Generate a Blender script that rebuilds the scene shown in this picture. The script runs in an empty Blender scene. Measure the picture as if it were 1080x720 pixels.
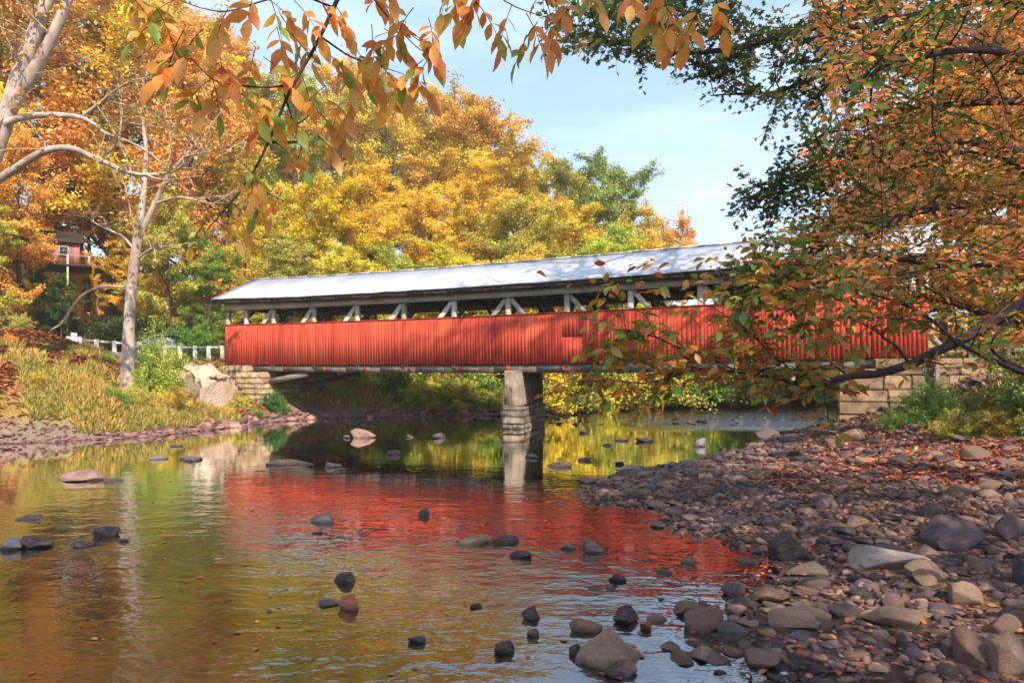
import bpy, math, random
import numpy as np
from mathutils import Vector
random.seed(4); RNG = np.random.default_rng(4)
sc = bpy.context.scene
COL = sc.collection
F, HOR, ZC = 720.0, 397.0, 2.25          # focal length and horizon of the photograph, eye height above the water
def at(px, py, d):
    """a place d metres in front of the camera"""
    return np.array([(px - 540) / F * d, d, ZC + (HOR - py) / F * d])
def on(px, py, z=0.0):
    d = (ZC - z) * F / (py - HOR)
    return (px - 540) / F * d, d

# ------------------------------------------------------------------ mesh helpers
def mesh_np(name, V, Fc, attrs=None, smooth=False):
    """V (n,3); Fc list of (m,k) int arrays; attrs {name: per-vertex float array}"""
    me = bpy.data.meshes.new(name)
    V = np.asarray(V, dtype=np.float32)
    if not isinstance(Fc, (list, tuple)): Fc = [Fc]
    Fc = [np.asarray(f, dtype=np.int32) for f in Fc if len(f)]
    me.vertices.add(len(V)); me.vertices.foreach_set('co', V.ravel())
    loops = np.concatenate([f.ravel() for f in Fc])
    sizes = np.concatenate([np.full(len(f), f.shape[1], dtype=np.int32) for f in Fc])
    starts = np.concatenate([[0], np.cumsum(sizes)[:-1]]).astype(np.int32)
    me.loops.add(len(loops)); me.loops.foreach_set('vertex_index', loops)
    me.polygons.add(len(sizes)); me.polygons.foreach_set('loop_start', starts)
    me.polygons.foreach_set('loop_total', sizes)
    if smooth: me.polygons.foreach_set('use_smooth', np.ones(len(sizes), dtype=bool))
    me.update(calc_edges=True)
    for k, a in (attrs or {}).items():
        at_ = me.attributes.new(k, 'FLOAT', 'POINT'); at_.data.foreach_set('value', np.asarray(a, dtype=np.float32))
    return me
def link(name, me, mat, parent=None, loc=None, rz=0.0, scale=None):
    o = bpy.data.objects.new(name, me); COL.objects.link(o)
    if mat is not None and me is not None and not me.materials: me.materials.append(mat)
    if parent is not None: o.parent = parent
    if loc is not None: o.location = loc
    o.rotation_euler = (0, 0, rz)
    if scale is not None: o.scale = scale
    return o
def tag(o, label=None, cat=None, group=None, kind=None):
    if label: o['label'] = label
    if cat: o['category'] = cat
    if group: o['group'] = group
    if kind: o['kind'] = kind
    return o
def empty(name, loc=(0, 0, 0), rz=0.0):
    o = bpy.data.objects.new(name, None); COL.objects.link(o)
    o.location = loc; o.rotation_euler = (0, 0, rz); o.empty_display_size = 0.3
    return o
class MB:
    """collects boxes and tubes, then links them as ONE mesh"""
    def __init__(s): s.V = []; s.Q = []; s.T = []; s.R = []; s.n = 0
    def add(s, V, Q=None, T=None, r=None):
        V = np.asarray(V, float)
        if Q is not None and len(Q): s.Q.append(np.asarray(Q) + s.n)
        if T is not None and len(T): s.T.append(np.asarray(T) + s.n)
        s.V.append(V); s.R.append(np.full(len(V), random.random() if r is None else r)); s.n += len(V)
    def box(s, x0, x1, y0, y1, z0, z1, r=None, jit=0.0):
        V = np.array([(x, y, z) for x in (x0, x1) for y in (y0, y1) for z in (z0, z1)], float)
        if jit: V += RNG.uniform(-jit, jit, V.shape)
        s.add(V, [(0, 1, 3, 2), (4, 6, 7, 5), (0, 4, 5, 1), (2, 3, 7, 6), (0, 2, 6, 4), (1, 5, 7, 3)], r=r)
    def cbox(s, x0, x1, y0, y1, z0, z1, c=0.03, r=None, jit=0.0):
        """a box with chamfered edges"""
        V = []
        for sx in (0, 1):
            for sy in (0, 1):
                for sz in (0, 1):
                    X = (x0, x1)[sx]; Y = (y0, y1)[sy]; Z = (z0, z1)[sz]
                    ix = X + (c if sx == 0 else -c); iy = Y + (c if sy == 0 else -c); iz = Z + (c if sz == 0 else -c)
                    V += [(X, iy, iz), (ix, Y, iz), (ix, iy, Z)]
        V = np.array(V); 
        if jit: V += RNG.uniform(-jit, jit, V.shape)
        I = lambda a, b, d, k: ((a * 2 + b) * 2 + d) * 3 + k
        Q = []; T = []
        for a in (0, 1):
            Q.append([I(a, 0, 0, 0), I(a, 0, 1, 0), I(a, 1, 1, 0), I(a, 1, 0, 0)][::(1 if a == 0 else -1)])
            Q.append([I(0, a, 0, 1), I(1, a, 0, 1), I(1, a, 1, 1), I(0, a, 1, 1)][::(1 if a == 0 else -1)])
            Q.append([I(0, 0, a, 2), I(0, 1, a, 2), I(1, 1, a, 2), I(1, 0, a, 2)][::(1 if a == 0 else -1)])
            for b in (0, 1):
                Q.append([I(a, b, 0, 0), I(a, b, 1, 0), I(a, b, 1, 1), I(a, b, 0, 1)])
                Q.append([I(a, 0, b, 0), I(a, 1, b, 0), I(a, 1, b, 2), I(a, 0, b, 2)])
                Q.append([I(0, a, b, 1), I(1, a, b, 1), I(1, a, b, 2), I(0, a, b, 2)])
                for d in (0, 1): T.append([I(a, b, d, 0), I(a, b, d, 1), I(a, b, d, 2)])
        s.add(V, Q, T, r=r)
    def beam(s, p, q, w, h, r=None):
        """a square bar from p to q, w wide and h high"""
        p = np.array(p, float); q = np.array(q, float); t = q - p; L = np.linalg.norm(t); t /= L
        up = np.array([0, 0, 1.0]) if abs(t[2]) < .95 else np.array([1.0, 0, 0])
        a = np.cross(t, up); a /= np.linalg.norm(a); b = np.cross(a, t)
        V = [c + a * sa * w / 2 + b * sb * h / 2 for c in (p, q) for sa in (-1, 1) for sb in (-1, 1)]
        s.add(V, [(0, 1, 3, 2), (4, 6, 7, 5), (0, 4, 5, 1), (2, 3, 7, 6), (0, 2, 6, 4), (1, 5, 7, 3)], r=r)
    def tube(s, P, R, k=6, r=None):
        V, Q = tube_np(np.asarray(P, float), np.asarray(R, float), k); s.add(V, Q, r=r)
    def build(s, name, mat, parent=None, warp=None, smooth=False, **kw):
        V = np.concatenate(s.V)
        if warp is not None: V = warp(V)
        me = mesh_np(name, V, ([np.concatenate(s.Q)] if s.Q else []) + ([np.concatenate(s.T)] if s.T else []), {'rnd': np.concatenate(s.R)}, smooth)
        return link(name, me, mat, parent, **kw)
def tube_np(P, R, k=6):
    n = len(P); T = np.gradient(P, axis=0); T /= np.linalg.norm(T, axis=1)[:, None] + 1e-9
    ref = np.array([0.31, 0.17, 0.93]) if abs(T[0][2]) < .8 else np.array([0.93, 0.31, 0.1])
    A = np.cross(T, ref); A /= np.linalg.norm(A, axis=1)[:, None] + 1e-9; B = np.cross(T, A)
    th = np.linspace(0, 2 * math.pi, k, endpoint=False)
    V = P[:, None, :] + R[:, None, None] * (np.cos(th)[None, :, None] * A[:, None, :] + np.sin(th)[None, :, None] * B[:, None, :])
    i = np.arange(n - 1)[:, None] * k; j = np.arange(k)[None, :]; j2 = (j + 1) % k
    Q = np.stack([i + j, i + j2, i + k + j2, i + k + j], -1).reshape(-1, 4)
    return V.reshape(-1, 3), Q

# ------------------------------------------------------------------ materials
def newmat(name):
    m = bpy.data.materials.new(name); m.use_nodes = True; nt = m.node_tree; nt.nodes.clear()
    return m, nt, nt.nodes.new, nt.links.new
def ramp(N, stops, interp='LINEAR'):
    r = N('ShaderNodeValToRGB'); r.color_ramp.interpolation = interp; e = r.color_ramp.elements
    e[0].position = stops[0][0]; e[0].color = (*stops[0][1], 1); e[1].position = stops[-1][0]; e[1].color = (*stops[-1][1], 1)
    for p, c in stops[1:-1]:
        x = e.new(p); x.color = (*c, 1)
    return r
def noise(N, L, scale, detail=4, rough=.55, vec=None, dim='3D'):
    n = N('ShaderNodeTexNoise'); n.inputs['Scale'].default_value = scale; n.inputs['Detail'].default_value = detail
    n.inputs['Roughness'].default_value = rough
    if vec is not None: L(vec, n.inputs['Vector'])
    return n
def math_(N, L, op, a, b=None, clamp=False):
    m = N('ShaderNodeMath'); m.operation = op; m.use_clamp = clamp
    for k, x in enumerate((a, b)):
        if x is None: continue
        if hasattr(x, 'links'): L(x, m.inputs[k])
        else: m.inputs[k].default_value = x
    return m.outputs[0]
def mixc(N, L, fac, a, b, mode='MIX'):
    m = N('ShaderNodeMix'); m.data_type = 'RGBA'; m.blend_type = mode
    for sock, x in ((m.inputs[0], fac), (m.inputs[6], a), (m.inputs[7], b)):
        if hasattr(x, 'links'): L(x, sock)
        elif isinstance(x, tuple): sock.default_value = (*x, 1) if len(x) == 3 else x
        else: sock.default_value = x
    return m.outputs[2]
def attr(N, name):
    a = N('ShaderNodeAttribute'); a.attribute_name = name; return a.outputs['Fac']
def mapping(N, L, scale, coord='Object'):
    t = N('ShaderNodeTexCoord'); m = N('ShaderNodeMapping'); m.inputs['Scale'].default_value = scale
    L(t.outputs[coord], m.inputs['Vector']); return m.outputs[0]
def bump(N, L, h, strength, dist=0.02):
    b = N('ShaderNodeBump'); b.inputs['Strength'].default_value = strength; b.inputs['Distance'].default_value = dist
    L(h, b.inputs['Height']); return b.outputs[0]
def out_principled(N, L, color, rough=.8, normal=None, spec=.3, metal=0.0):
    p = N('ShaderNodeBsdfPrincipled'); o = N('ShaderNodeOutputMaterial'); L(p.outputs[0], o.inputs[0])
    if hasattr(color, 'links'): L(color, p.inputs['Base Color'])
    else: p.inputs['Base Color'].default_value = (*color, 1)
    if hasattr(rough, 'links'): L(rough, p.inputs['Roughness'])
    else: p.inputs['Roughness'].default_value = rough
    p.inputs['Specular IOR Level'].default_value = spec; p.inputs['Metallic'].default_value = metal
    if normal is not None: L(normal, p.inputs['Normal'])
    return p

def mat_leaf(name, stops=None, trans=.35, objcol=False):
    m, nt, N, L = newmat(name)
    r = attr(N, 'rnd'); g = attr(N, 'grp')
    if objcol:
        oi = N('ShaderNodeObjectInfo'); col = oi.outputs['Color']
        nz = noise(N, L, .45, 2, vec=mapping(N, L, (1, 1, 1)))
        f = math_(N, L, 'MULTIPLY', math_(N, L, 'SUBTRACT', nz.outputs[0], .42), 3.2, True)
        h = N('ShaderNodeHueSaturation'); L(col, h.inputs['Color']); h.inputs['Hue'].default_value = .53; h.inputs['Value'].default_value = .82
        col = mixc(N, L, f, col, h.outputs[0])
        h2 = N('ShaderNodeHueSaturation'); L(col, h2.inputs['Color'])
        L(math_(N, L, 'ADD', math_(N, L, 'MULTIPLY', r, .08), .46), h2.inputs['Hue'])
        L(math_(N, L, 'ADD', math_(N, L, 'MULTIPLY', g, .6), .72), h2.inputs['Value'])
        col = h2.outputs[0]
    else:
        nz = noise(N, L, 60, 2, vec=mapping(N, L, (1, 1, 1)))
        rr = math_(N, L, 'ADD', math_(N, L, 'MULTIPLY', g, .45), math_(N, L, 'MULTIPLY', r, .55))
        rr = math_(N, L, 'ADD', rr, math_(N, L, 'MULTIPLY', math_(N, L, 'SUBTRACT', nz.outputs[0], .5), .35))
        col = ramp(N, stops); L(rr, col.inputs[0]); col = col.outputs[0]
        nz2 = noise(N, L, 150, 1, vec=mapping(N, L, (1, 1, 1)))
        sp = math_(N, L, 'GREATER_THAN', nz2.outputs[0], .68)
        col = mixc(N, L, math_(N, L, 'MULTIPLY', sp, .6), col, (.05, .025, .01))
    d = N('ShaderNodeBsdfDiffuse'); t = N('ShaderNodeBsdfTranslucent'); g_ = N('ShaderNodeBsdfGlossy')
    g_.inputs['Roughness'].default_value = .45
    L(col, d.inputs[0]); L(col, t.inputs[0])
    mx = N('ShaderNodeMixShader'); mx.inputs[0].default_value = trans; L(d.outputs[0], mx.inputs[1]); L(t.outputs[0], mx.inputs[2])
    mg = N('ShaderNodeMixShader'); mg.inputs[0].default_value = .035; L(mx.outputs[0], mg.inputs[1]); L(g_.outputs[0], mg.inputs[2])
    o = N('ShaderNodeOutputMaterial'); L(mg.outputs[0], o.inputs[0])
    return m
def mat_simple(name, c1, c2, scale=4, rough=.85, bs=.3, bd=.02, stretch=(1, 1, 1), useattr=.35, spec=.25, bscale=None, metal=0.0):
    m, nt, N, L = newmat(name)
    mp = mapping(N, L, stretch)
    n1 = noise(N, L, scale, 6, .62, mp); n2 = noise(N, L, bscale or scale * 5, 5, .6, mp)
    f = math_(N, L, 'MULTIPLY', math_(N, L, 'SUBTRACT', n1.outputs[0], .3), 2.4, True)
    col = mixc(N, L, f, c1, c2)
    if useattr:
        v = math_(N, L, 'ADD', math_(N, L, 'MULTIPLY', attr(N, 'rnd'), useattr * 2), 1 - useattr)
        h = N('ShaderNodeHueSaturation'); L(col, h.inputs['Color']); L(v, h.inputs['Value']); col = h.outputs[0]
    out_principled(N, L, col, rough, bump(N, L, n2.outputs[0], bs, bd), spec, metal)
    return m
def mat_siding():
    m, nt, N, L = newmat('red_boards')
    mp = mapping(N, L, (3.0, 3.0, .35)); n1 = noise(N, L, 1.1, 3, .45, mp)
    n2 = noise(N, L, .35, 3, .5, mapping(N, L, (1, 1, .6))); n3 = noise(N, L, 14, 3, .6, mp)
    c = ramp(N, [(.08, (.26, .030, .024)), (.30, (.46, .055, .034)), (.5, (.60, .088, .045)), (.85, (.66, .20, .12))])
    x = math_(N, L, 'ADD', math_(N, L, 'MULTIPLY', n1.outputs[0], .60), math_(N, L, 'MULTIPLY', attr(N, 'rnd'), .14))
    x = math_(N, L, 'ADD', x, math_(N, L, 'MULTIPLY', math_(N, L, 'SUBTRACT', n2.outputs[0], .5), .9)); L(x, c.inputs[0])
    out_principled(N, L, c.outputs[0], .75, None, .1)
    return m
def mat_roof():
    m, nt, N, L = newmat('galvanised_roof')
    n1 = noise(N, L, .8, 5, .6, mapping(N, L, (1, .25, .25))); n2 = noise(N, L, 9, 4, .6, mapping(N, L, (1, .1, .1)))
    x = math_(N, L, 'ADD', math_(N, L, 'MULTIPLY', n1.outputs[0], .6), math_(N, L, 'MULTIPLY', n2.outputs[0], .4))
    c = ramp(N, [(.3, (.30, .31, .36)), (.5, (.43, .44, .50)), (.7, (.55, .56, .60))]); L(x, c.inputs[0])
    w = N('ShaderNodeTexWave'); w.bands_direction = 'X'; w.inputs['Scale'].default_value = .55; w.wave_profile = 'SAW'; L(mapping(N, L, (1, 0, 0)), w.inputs[0])
    seam = math_(N, L, 'GREATER_THAN', w.outputs['Fac'], .95); n5 = noise(N, L, 1.1, 6, .7, mapping(N, L, (1.6, .5, .5))); st = math_(N, L, 'MULTIPLY', math_(N, L, 'SUBTRACT', n5.outputs[0], .56), 4.0, True)
    c0 = mixc(N, L, math_(N, L, 'MULTIPLY', st, .45), c.outputs[0], (.34, .27, .23)); c1 = mixc(N, L, math_(N, L, 'MULTIPLY', seam, .45), c0, (.25, .25, .27))
    out_principled(N, L, c1, .5, bump(N, L, seam, .4, .015), .4)
    return m
def mat_rock(name='river_rock', objcol=True, k=1.0):
    m, nt, N, L = newmat(name)
    mp = mapping(N, L, (1, 1, 1.6))
    n1 = noise(N, L, 6, 8, .68, mp); n2 = noise(N, L, 35, 6, .65, mp); n3 = noise(N, L, 2.2, 3, .5, mp)
    if objcol: base = N('ShaderNodeObjectInfo').outputs['Color']
    else:
        r = ramp(N, [(0, (.042, .024, .031)), (.35, (.088, .051, .053)), (.75, (.155, .090, .074)), (1, (.25, .155, .115))]); L(attr(N, 'rnd'), r.inputs[0]); base = r.outputs[0]
        if k != 1.0:
            for e in r.color_ramp.elements: e.color = (min(e.color[0] * k * 1.1, 1), e.color[1] * k, e.color[2] * k, 1)
    h = N('ShaderNodeHueSaturation'); L(base, h.inputs['Color'])
    L(math_(N, L, 'ADD', math_(N, L, 'MULTIPLY', n1.outputs[0], 1.5), .3), h.inputs['Value'])
    col = mixc(N, L, math_(N, L, 'MULTIPLY', math_(N, L, 'SUBTRACT', n3.outputs[0], .5), 3.0, True), h.outputs[0], (.16, .10, .06))
    g = N('ShaderNodeNewGeometry'); s = N('ShaderNodeSeparateXYZ'); L(g.outputs['Position'], s.inputs[0])
    wet = N('ShaderNodeMapRange'); L(math_(N, L, 'ADD', s.outputs[2], math_(N, L, 'MULTIPLY', math_(N, L, 'SUBTRACT', n3.outputs[0], .5), .1)), wet.inputs[0])
    wet.inputs[1].default_value = .02; wet.inputs[2].default_value = .07; wet.inputs[3].default_value = 1; wet.inputs[4].default_value = 0
    dk = mixc(N, L, 1.0, col, (.45, .42, .42), 'MULTIPLY')
    col = mixc(N, L, wet.outputs[0], col, dk)
    rough = math_(N, L, 'SUBTRACT', .82, math_(N, L, 'MULTIPLY', wet.outputs[0], .5))
    hgt = math_(N, L, 'ADD', n1.outputs[0], math_(N, L, 'MULTIPLY', n2.outputs[0], .5))
    out_principled(N, L, col, rough, bump(N, L, hgt, .55, .03), .35)
    return m
def mat_ground():
    m, nt, N, L = newmat('earth_and_litter')
    g = N('ShaderNodeNewGeometry'); P = g.outputs['Position']
    n1 = noise(N, L, .35, 5, .6, P); n2 = noise(N, L, 3.5, 6, .7, P); n3 = noise(N, L, 14, 5, .7, P)
    sd = attr(N, 'shore'); side = attr(N, 'side')
    litter = ramp(N, [(.3, (.10, .045, .03)), (.45, (.26, .10, .045)), (.55, (.36, .15, .06)), (.7, (.45, .24, .09))]); L(n3.outputs[0], litter.inputs[0])
    grass = ramp(N, [(.3, (.09, .10, .02)), (.5, (.22, .21, .04)), (.7, (.40, .30, .07))]); L(n2.outputs[0], grass.inputs[0])
    leftc = mixc(N, L, math_(N, L, 'MULTIPLY', math_(N, L, 'SUBTRACT', n1.outputs[0], .45), 6, True), grass.outputs[0], litter.outputs[0])
    gravel = ramp(N, [(.3, (.035, .025, .026)), (.5, (.07, .05, .045)), (.7, (.13, .085, .065))]); L(n3.outputs[0], gravel.inputs[0])
    rightc = mixc(N, L, math_(N, L, 'MULTIPLY', math_(N, L, 'SUBTRACT', n2.outputs[0], .48), 5, True), gravel.outputs[0], litter.outputs[0])
    bank = mixc(N, L, side, leftc, rightc)
    e = math_(N, L, 'ADD', sd, math_(N, L, 'MULTIPLY', math_(N, L, 'SUBTRACT', n2.outputs[0], .5), 1.2))
    mr = N('ShaderNodeMapRange'); L(e, mr.inputs[0]); mr.inputs[1].default_value = .5; mr.inputs[2].default_value = 1.2
    gl_ = mixc(N, L, 1.0, gravel.outputs[0], (.22, .16, .12), 'ADD'); gravelc = mixc(N, L, side, mixc(N, L, .6, gravel.outputs[0], gl_), gravel.outputs[0])
    c = mixc(N, L, mr.outputs[0], gravelc, bank)
    vo = N('ShaderNodeTexVoronoi'); vo.inputs['Scale'].default_value = 3.2; L(P, vo.inputs['Vector'])
    bedn = ramp(N, [(.2, (.05, .028, .02)), (.4, (.15, .075, .035)), (.55, (.28, .15, .055)), (.75, (.08, .05, .04))]); L(math_(N, L, 'ADD', math_(N, L, 'MULTIPLY', vo.outputs['Color'], .5), math_(N, L, 'MULTIPLY', n2.outputs[0], .5)), bedn.inputs[0])
    bm = N('ShaderNodeMapRange'); L(sd, bm.inputs[0]); bm.inputs[1].default_value = -.3; bm.inputs[2].default_value = 0.02
    c = mixc(N, L, bm.outputs[0], bedn.outputs[0], c)
    h = math_(N, L, 'ADD', n3.outputs[0], n2.outputs[0])
    out_principled(N, L, c, .95, bump(N, L, h, .8, .06), .1)
    return m
def mat_water():
    m, nt, N, L = newmat('river_water')
    g = N('ShaderNodeNewGeometry'); P = g.outputs['Position']
    s = N('ShaderNodeSeparateXYZ'); L(P, s.inputs[0])
    mp = N('ShaderNodeMapping'); L(P, mp.inputs[0]); mp.inputs['Scale'].default_value = (1.0, 1.6, 1); mp.inputs['Rotation'].default_value = (0, 0, .35)
    nA = noise(N, L, 1.6, 3, .5, mp.outputs[0]); nB = noise(N, L, 5.5, 2, .5, mp.outputs[0]); nC = noise(N, L, 19, 2, .5, mp.outputs[0])
    big = noise(N, L, .22, 3, .5, P)
    def rng_(x, a, b, lo, hi):
        r = N('ShaderNodeMapRange'); L(x, r.inputs[0]); r.inputs[1].default_value = a; r.inputs[2].default_value = b; r.inputs[3].default_value = lo; r.inputs[4].default_value = hi
        r.interpolation_type = 'SMOOTHSTEP'; return r.outputs[0]
    near = rng_(s.outputs[1], 7, 18, .85, .10)               # the current runs faster over the shallow gravel in front
    rif = math_(N, L, 'MULTIPLY', rng_(s.outputs[1], 27.5, 31.5, 0, 1), rng_(s.outputs[0], 3.5, 7.5, 0, 1))   # and over the riffle upstream
    patch = rng_(big.outputs[0], .38, .6, .35, 1.0)
    amp = math_(N, L, 'ADD', math_(N, L, 'MULTIPLY', near, patch), math_(N, L, 'MULTIPLY', rif, 5.0))
    hh = math_(N, L, 'ADD', math_(N, L, 'MULTIPLY', nA.outputs[0], 1.1), math_(N, L, 'ADD', math_(N, L, 'MULTIPLY', nB.outputs[0], .36), math_(N, L, 'MULTIPLY', nC.outputs[0], .07)))
    b = N('ShaderNodeBump'); b.inputs['Strength'].default_value = 1; b.inputs['Distance'].default_value = .03
    L(math_(N, L, 'MULTIPLY', hh, amp), b.inputs['Height'])
    fr = N('ShaderNodeFresnel'); fr.inputs['IOR'].default_value = 1.45; L(b.outputs[0], fr.inputs['Normal'])
    f = math_(N, L, 'ADD', math_(N, L, 'MULTIPLY', fr.outputs[0], 2.0), .06, True)
    gl = N('ShaderNodeBsdfGlossy'); gl.inputs['Roughness'].default_value = .015; L(b.outputs[0], gl.inputs['Normal'])
    gl.inputs['Color'].default_value = (1, 1, 1, 1)
    tr = N('ShaderNodeBsdfTransparent'); tr.inputs[0].default_value = (.85, .74, .58, 1)
    mx = N('ShaderNodeMixShader'); L(f, mx.inputs[0]); L(tr.outputs[0], mx.inputs[1]); L(gl.outputs[0], mx.inputs[2])
    o = N('ShaderNodeOutputMaterial'); L(mx.outputs[0], o.inputs[0])
    return m
M = {}
M['siding'] = mat_siding(); M['roof'] = mat_roof(); M['rock'] = mat_rock(); M['pebble'] = mat_rock('bar_cobbles', False); M['shorestone'] = mat_rock('shore_stones', False, 1.55)
M['ground'] = mat_ground(); M['water'] = mat_water()
M['oldwood'] = mat_simple('weathered_timber', (.32, .28, .23), (.55, .49, .42), 5, .85, .3, .01, (1, 1, 3))
M['darkwood'] = mat_simple('dark_timber', (.03, .02, .018), (.07, .048, .04), 5, .9, .3, .01)  # tone lowered so the strip at the eave passes for shadow
M['beamwood'] = mat_simple('grey_beam', (.10, .08, .07), (.20, .16, .14), 4, .9, .3, .01)
M['redtrim'] = mat_simple('red_trim', (.28, .03, .02), (.42, .05, .03), 5, .8, .2, .01)
M['concrete'] = mat_simple('weathered_concrete', (.11, .082, .06), (.33, .265, .20), 2.6, .9, .9, .03, useattr=.1)
M['stone'] = mat_simple('tan_sandstone', (.17, .115, .07), (.42, .30, .18), 3, .9, .7, .04, useattr=.3)
M['mortar'] = mat_simple('wall_core', (.10, .075, .05), (.18, .13, .09), 3, .95, .5, .03, useattr=0)
M['bark'] = mat_simple('brown_bark', (.055, .04, .032), (.13, .095, .075), 3, .95, 1, .03, (3, 3, .6), useattr=0)
M['darkbark'] = mat_simple('dark_bark', (.028, .018, .022), (.075, .05, .048), 9, .9, .8, .01, useattr=0)
M['palebark'] = mat_simple('sycamore_bark', (.22, .15, .12), (.55, .45, .39), 1.6, .9, .5, .02, (1.5, 1.5, .8), useattr=0)
M['white'] = mat_simple('white_rail_paint', (.34, .31, .29), (.50, .47, .44), 4, .7, .1, .01)
M['asphalt'] = mat_simple('pale_road', (.20, .17, .16), (.34, .29, .26), 3, .95, .4, .01, useattr=0)
M['crown'] = mat_leaf('autumn_crown', objcol=True, trans=.25)
M['hick'] = mat_leaf('hickory_leaf', [(.0, (.14, .30, .03)), (.24, (.34, .38, .05)), (.36, (.82, .44, .07)), (.55, (.88, .36, .06)), (.78, (.82, .26, .05)), (1, (.58, .15, .04))], .6)
M['beech'] = mat_leaf('bough_leaf', [(.0, (.10, .20, .02)), (.3, (.16, .24, .03)), (.45, (.40, .30, .04)), (.62, (.52, .22, .03)), (.85, (.50, .13, .03)), (1, (.30, .06, .02))], .45)
M['maple'] = mat_leaf('canopy_leaf', [(.0, (.05, .11, .02)), (.36, (.15, .24, .04)), (.46, (.60, .38, .06)), (.58, (.88, .28, .09)), (.76, (.92, .42, .12)), (1, (.84, .20, .12))], .6)
M['oak'] = mat_leaf('oak_leaf', [(.0, (.035, .07, .02)), (.4, (.07, .13, .03)), (.68, (.14, .18, .04)), (.85, (.34, .24, .05)), (1, (.42, .14, .05))], .4)
M['syc'] = mat_leaf('sycamore_leaf', [(.0, (.20, .26, .03)), (.35, (.45, .36, .05)), (.6, (.60, .30, .04)), (.8, (.60, .17, .04)), (1, (.50, .09, .03))], .4)
M['litter'] = mat_leaf('fallen_leaf', [(.0, (.10, .04, .03)), (.3, (.22, .06, .035)), (.6, (.36, .09, .045)), (.85, (.48, .17, .06)), (1, (.50, .34, .12))], .1)
M['grass'] = mat_leaf('grass_blade', [(.0, (.08, .14, .02)), (.3, (.30, .28, .05)), (.55, (.58, .44, .10)), (.8, (.70, .44, .14)), (1, (.66, .28, .12))], .3)
M['carpaint'] = mat_simple('pale_car_paint', (.26, .31, .34), (.32, .37, .41), 3, .35, .02, .001, useattr=0, spec=.5)
M['glass'] = mat_simple('dark_glass', (.03, .04, .05), (.04, .05, .06), 3, .1, .01, .001, useattr=0, spec=.6)
M['tyre'] = mat_simple('tyre_rubber', (.02, .02, .02), (.03, .03, .03), 3, .8, .05, .005, useattr=0)
M['rim'] = mat_simple('wheel_metal', (.4, .4, .42), (.5, .5, .5), 3, .4, .05, .005, useattr=0, metal=.6)

# ------------------------------------------------------------------ terrain
SHORE = np.array([(-60, -40), (-44, 0), (-32, 12), (-22.5, 20), (-17.1, 22.9), (-13.7, 25.2), (-12.9, 29), (-12.2, 33), (-10.5, 37.2), (-4.7, 38.4), (1.0, 39.5),
                  (5, 44), (11, 49), (24, 52), (60, 60), (60, 44), (30, 38.5), (19, 33.5), (14.6, 30.4), (12.2, 27.6), (9.4, 24.4), (7.6, 21.6), (5.6, 18.8), (2.7, 16.2),
                  (1.7, 14.2), (1.5, 12.2), (2.6, 11.2), (2.4, 10.2), (3.3, 9.1), (3.1, 7.9), (2.2, 6.7), (1.6, 6.2), (2.0, 5.4), (2.2, 4), (2.4, 0), (4, -40)], float)
def signed(P):
    A = SHORE; B = np.roll(SHORE, -1, 0); d2 = np.full(len(P), 1e18); inside = np.zeros(len(P), bool); idx = np.zeros(len(P), int)
    for k in range(len(A)):
        a, b = A[k], B[k]; ab = b - a; t = np.clip(((P - a) @ ab) / (ab @ ab), 0, 1); q = a + t[:, None] * ab; dd = ((P - q) ** 2).sum(1)
        m = dd < d2; d2[m] = dd[m]; idx[m] = k
        c = ((a[1] > P[:, 1]) != (b[1] > P[:, 1])); x = np.where(c, (b[0] - a[0]) * (P[:, 1] - a[1]) / (b[1] - a[1] + 1e-12) + a[0], 0)
        inside ^= c & (P[:, 0] < x)
    d = np.sqrt(d2); return np.where(inside, -d, d), (idx >= 14).astype(float)
CT = np.array([  # x, y, height far from the water, run-out length
    (-60, 0, 6, 5), (-36, 12, 4.5, 4), (-26, 20, 4.6, 4.6), (-20, 26, 4.2, 4.6), (-24, 32, 4.6, 3.2), (-28, 38, 4.6, 3), (-19, 31, 3.8, 4.2), (-15.5, 30.5, 1.7, 3.2), (-14.6, 33.6, .95, 2.0), (-16.5, 34.2, 1.7, 2), (-16.5, 37.5, 3.15, 1.2), (-18, 42, 3.2, 3),
    (-14.3, 39.5, 2.9, 1.4), (-11.5, 40.5, 1.6, 2), (-30, 46, 5.0, 4), (-40, 60, 13, 8), (-22, 56, 7, 6), (-10, 47, 1.5, 5), (-4, 46, 1.0, 5), (2, 48, 1.0, 5), (-8, 60, 7, 6), (6, 60, 4.5, 5), (-20, 75, 14, 8), (0, 80, 12, 8), (20, 85, 9, 8), (22, 62, 2.5, 4), (40, 75, 5, 5),
    (0, 120, 16, 10), (60, 110, 10, 10), (-70, 100, 18, 10), (4, 4, .30, 3), (4, 8, .30, 4), (8, 6, .62, 4), (3.5, 12, .25, 4), (7, 12, .42, 4), (10, 11, .6, 4), (6, 17, .30, 4), (9.5, 18, .55, 4), (10, 22, .6, 3), (13, 26, .9, 2.5), (12.6, 21.5, .85, 2), (14, 24.2, 2.7, 1.5), (15.5, 21.5, 2.5, 2),
    (18, 23, 3.2, 2), (13, 17, .75, 3), (16, 16, 1.6, 3), (22, 16, 3, 3), (13, 11, .8, 3), (17, 8, 1.6, 3), (9, 0, .9, 3), (20, -10, 3, 4), (30, 30, 4, 4), (24, 30, 3.2, 3), (50, 30, 6, 5), (60, -20, 6, 5)], float)
def _hash_noise(P, s):
    x, y = P[:, 0] * s, P[:, 1] * s
    return (np.sin(x * 1.7 + 1.3 * np.sin(y * 1.1)) + np.sin(y * 2.1 + 1.7 * np.sin(x * .9 + 2)) + .5 * np.sin(x * 4.3 + y * 3.7)) / 2.5
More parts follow.
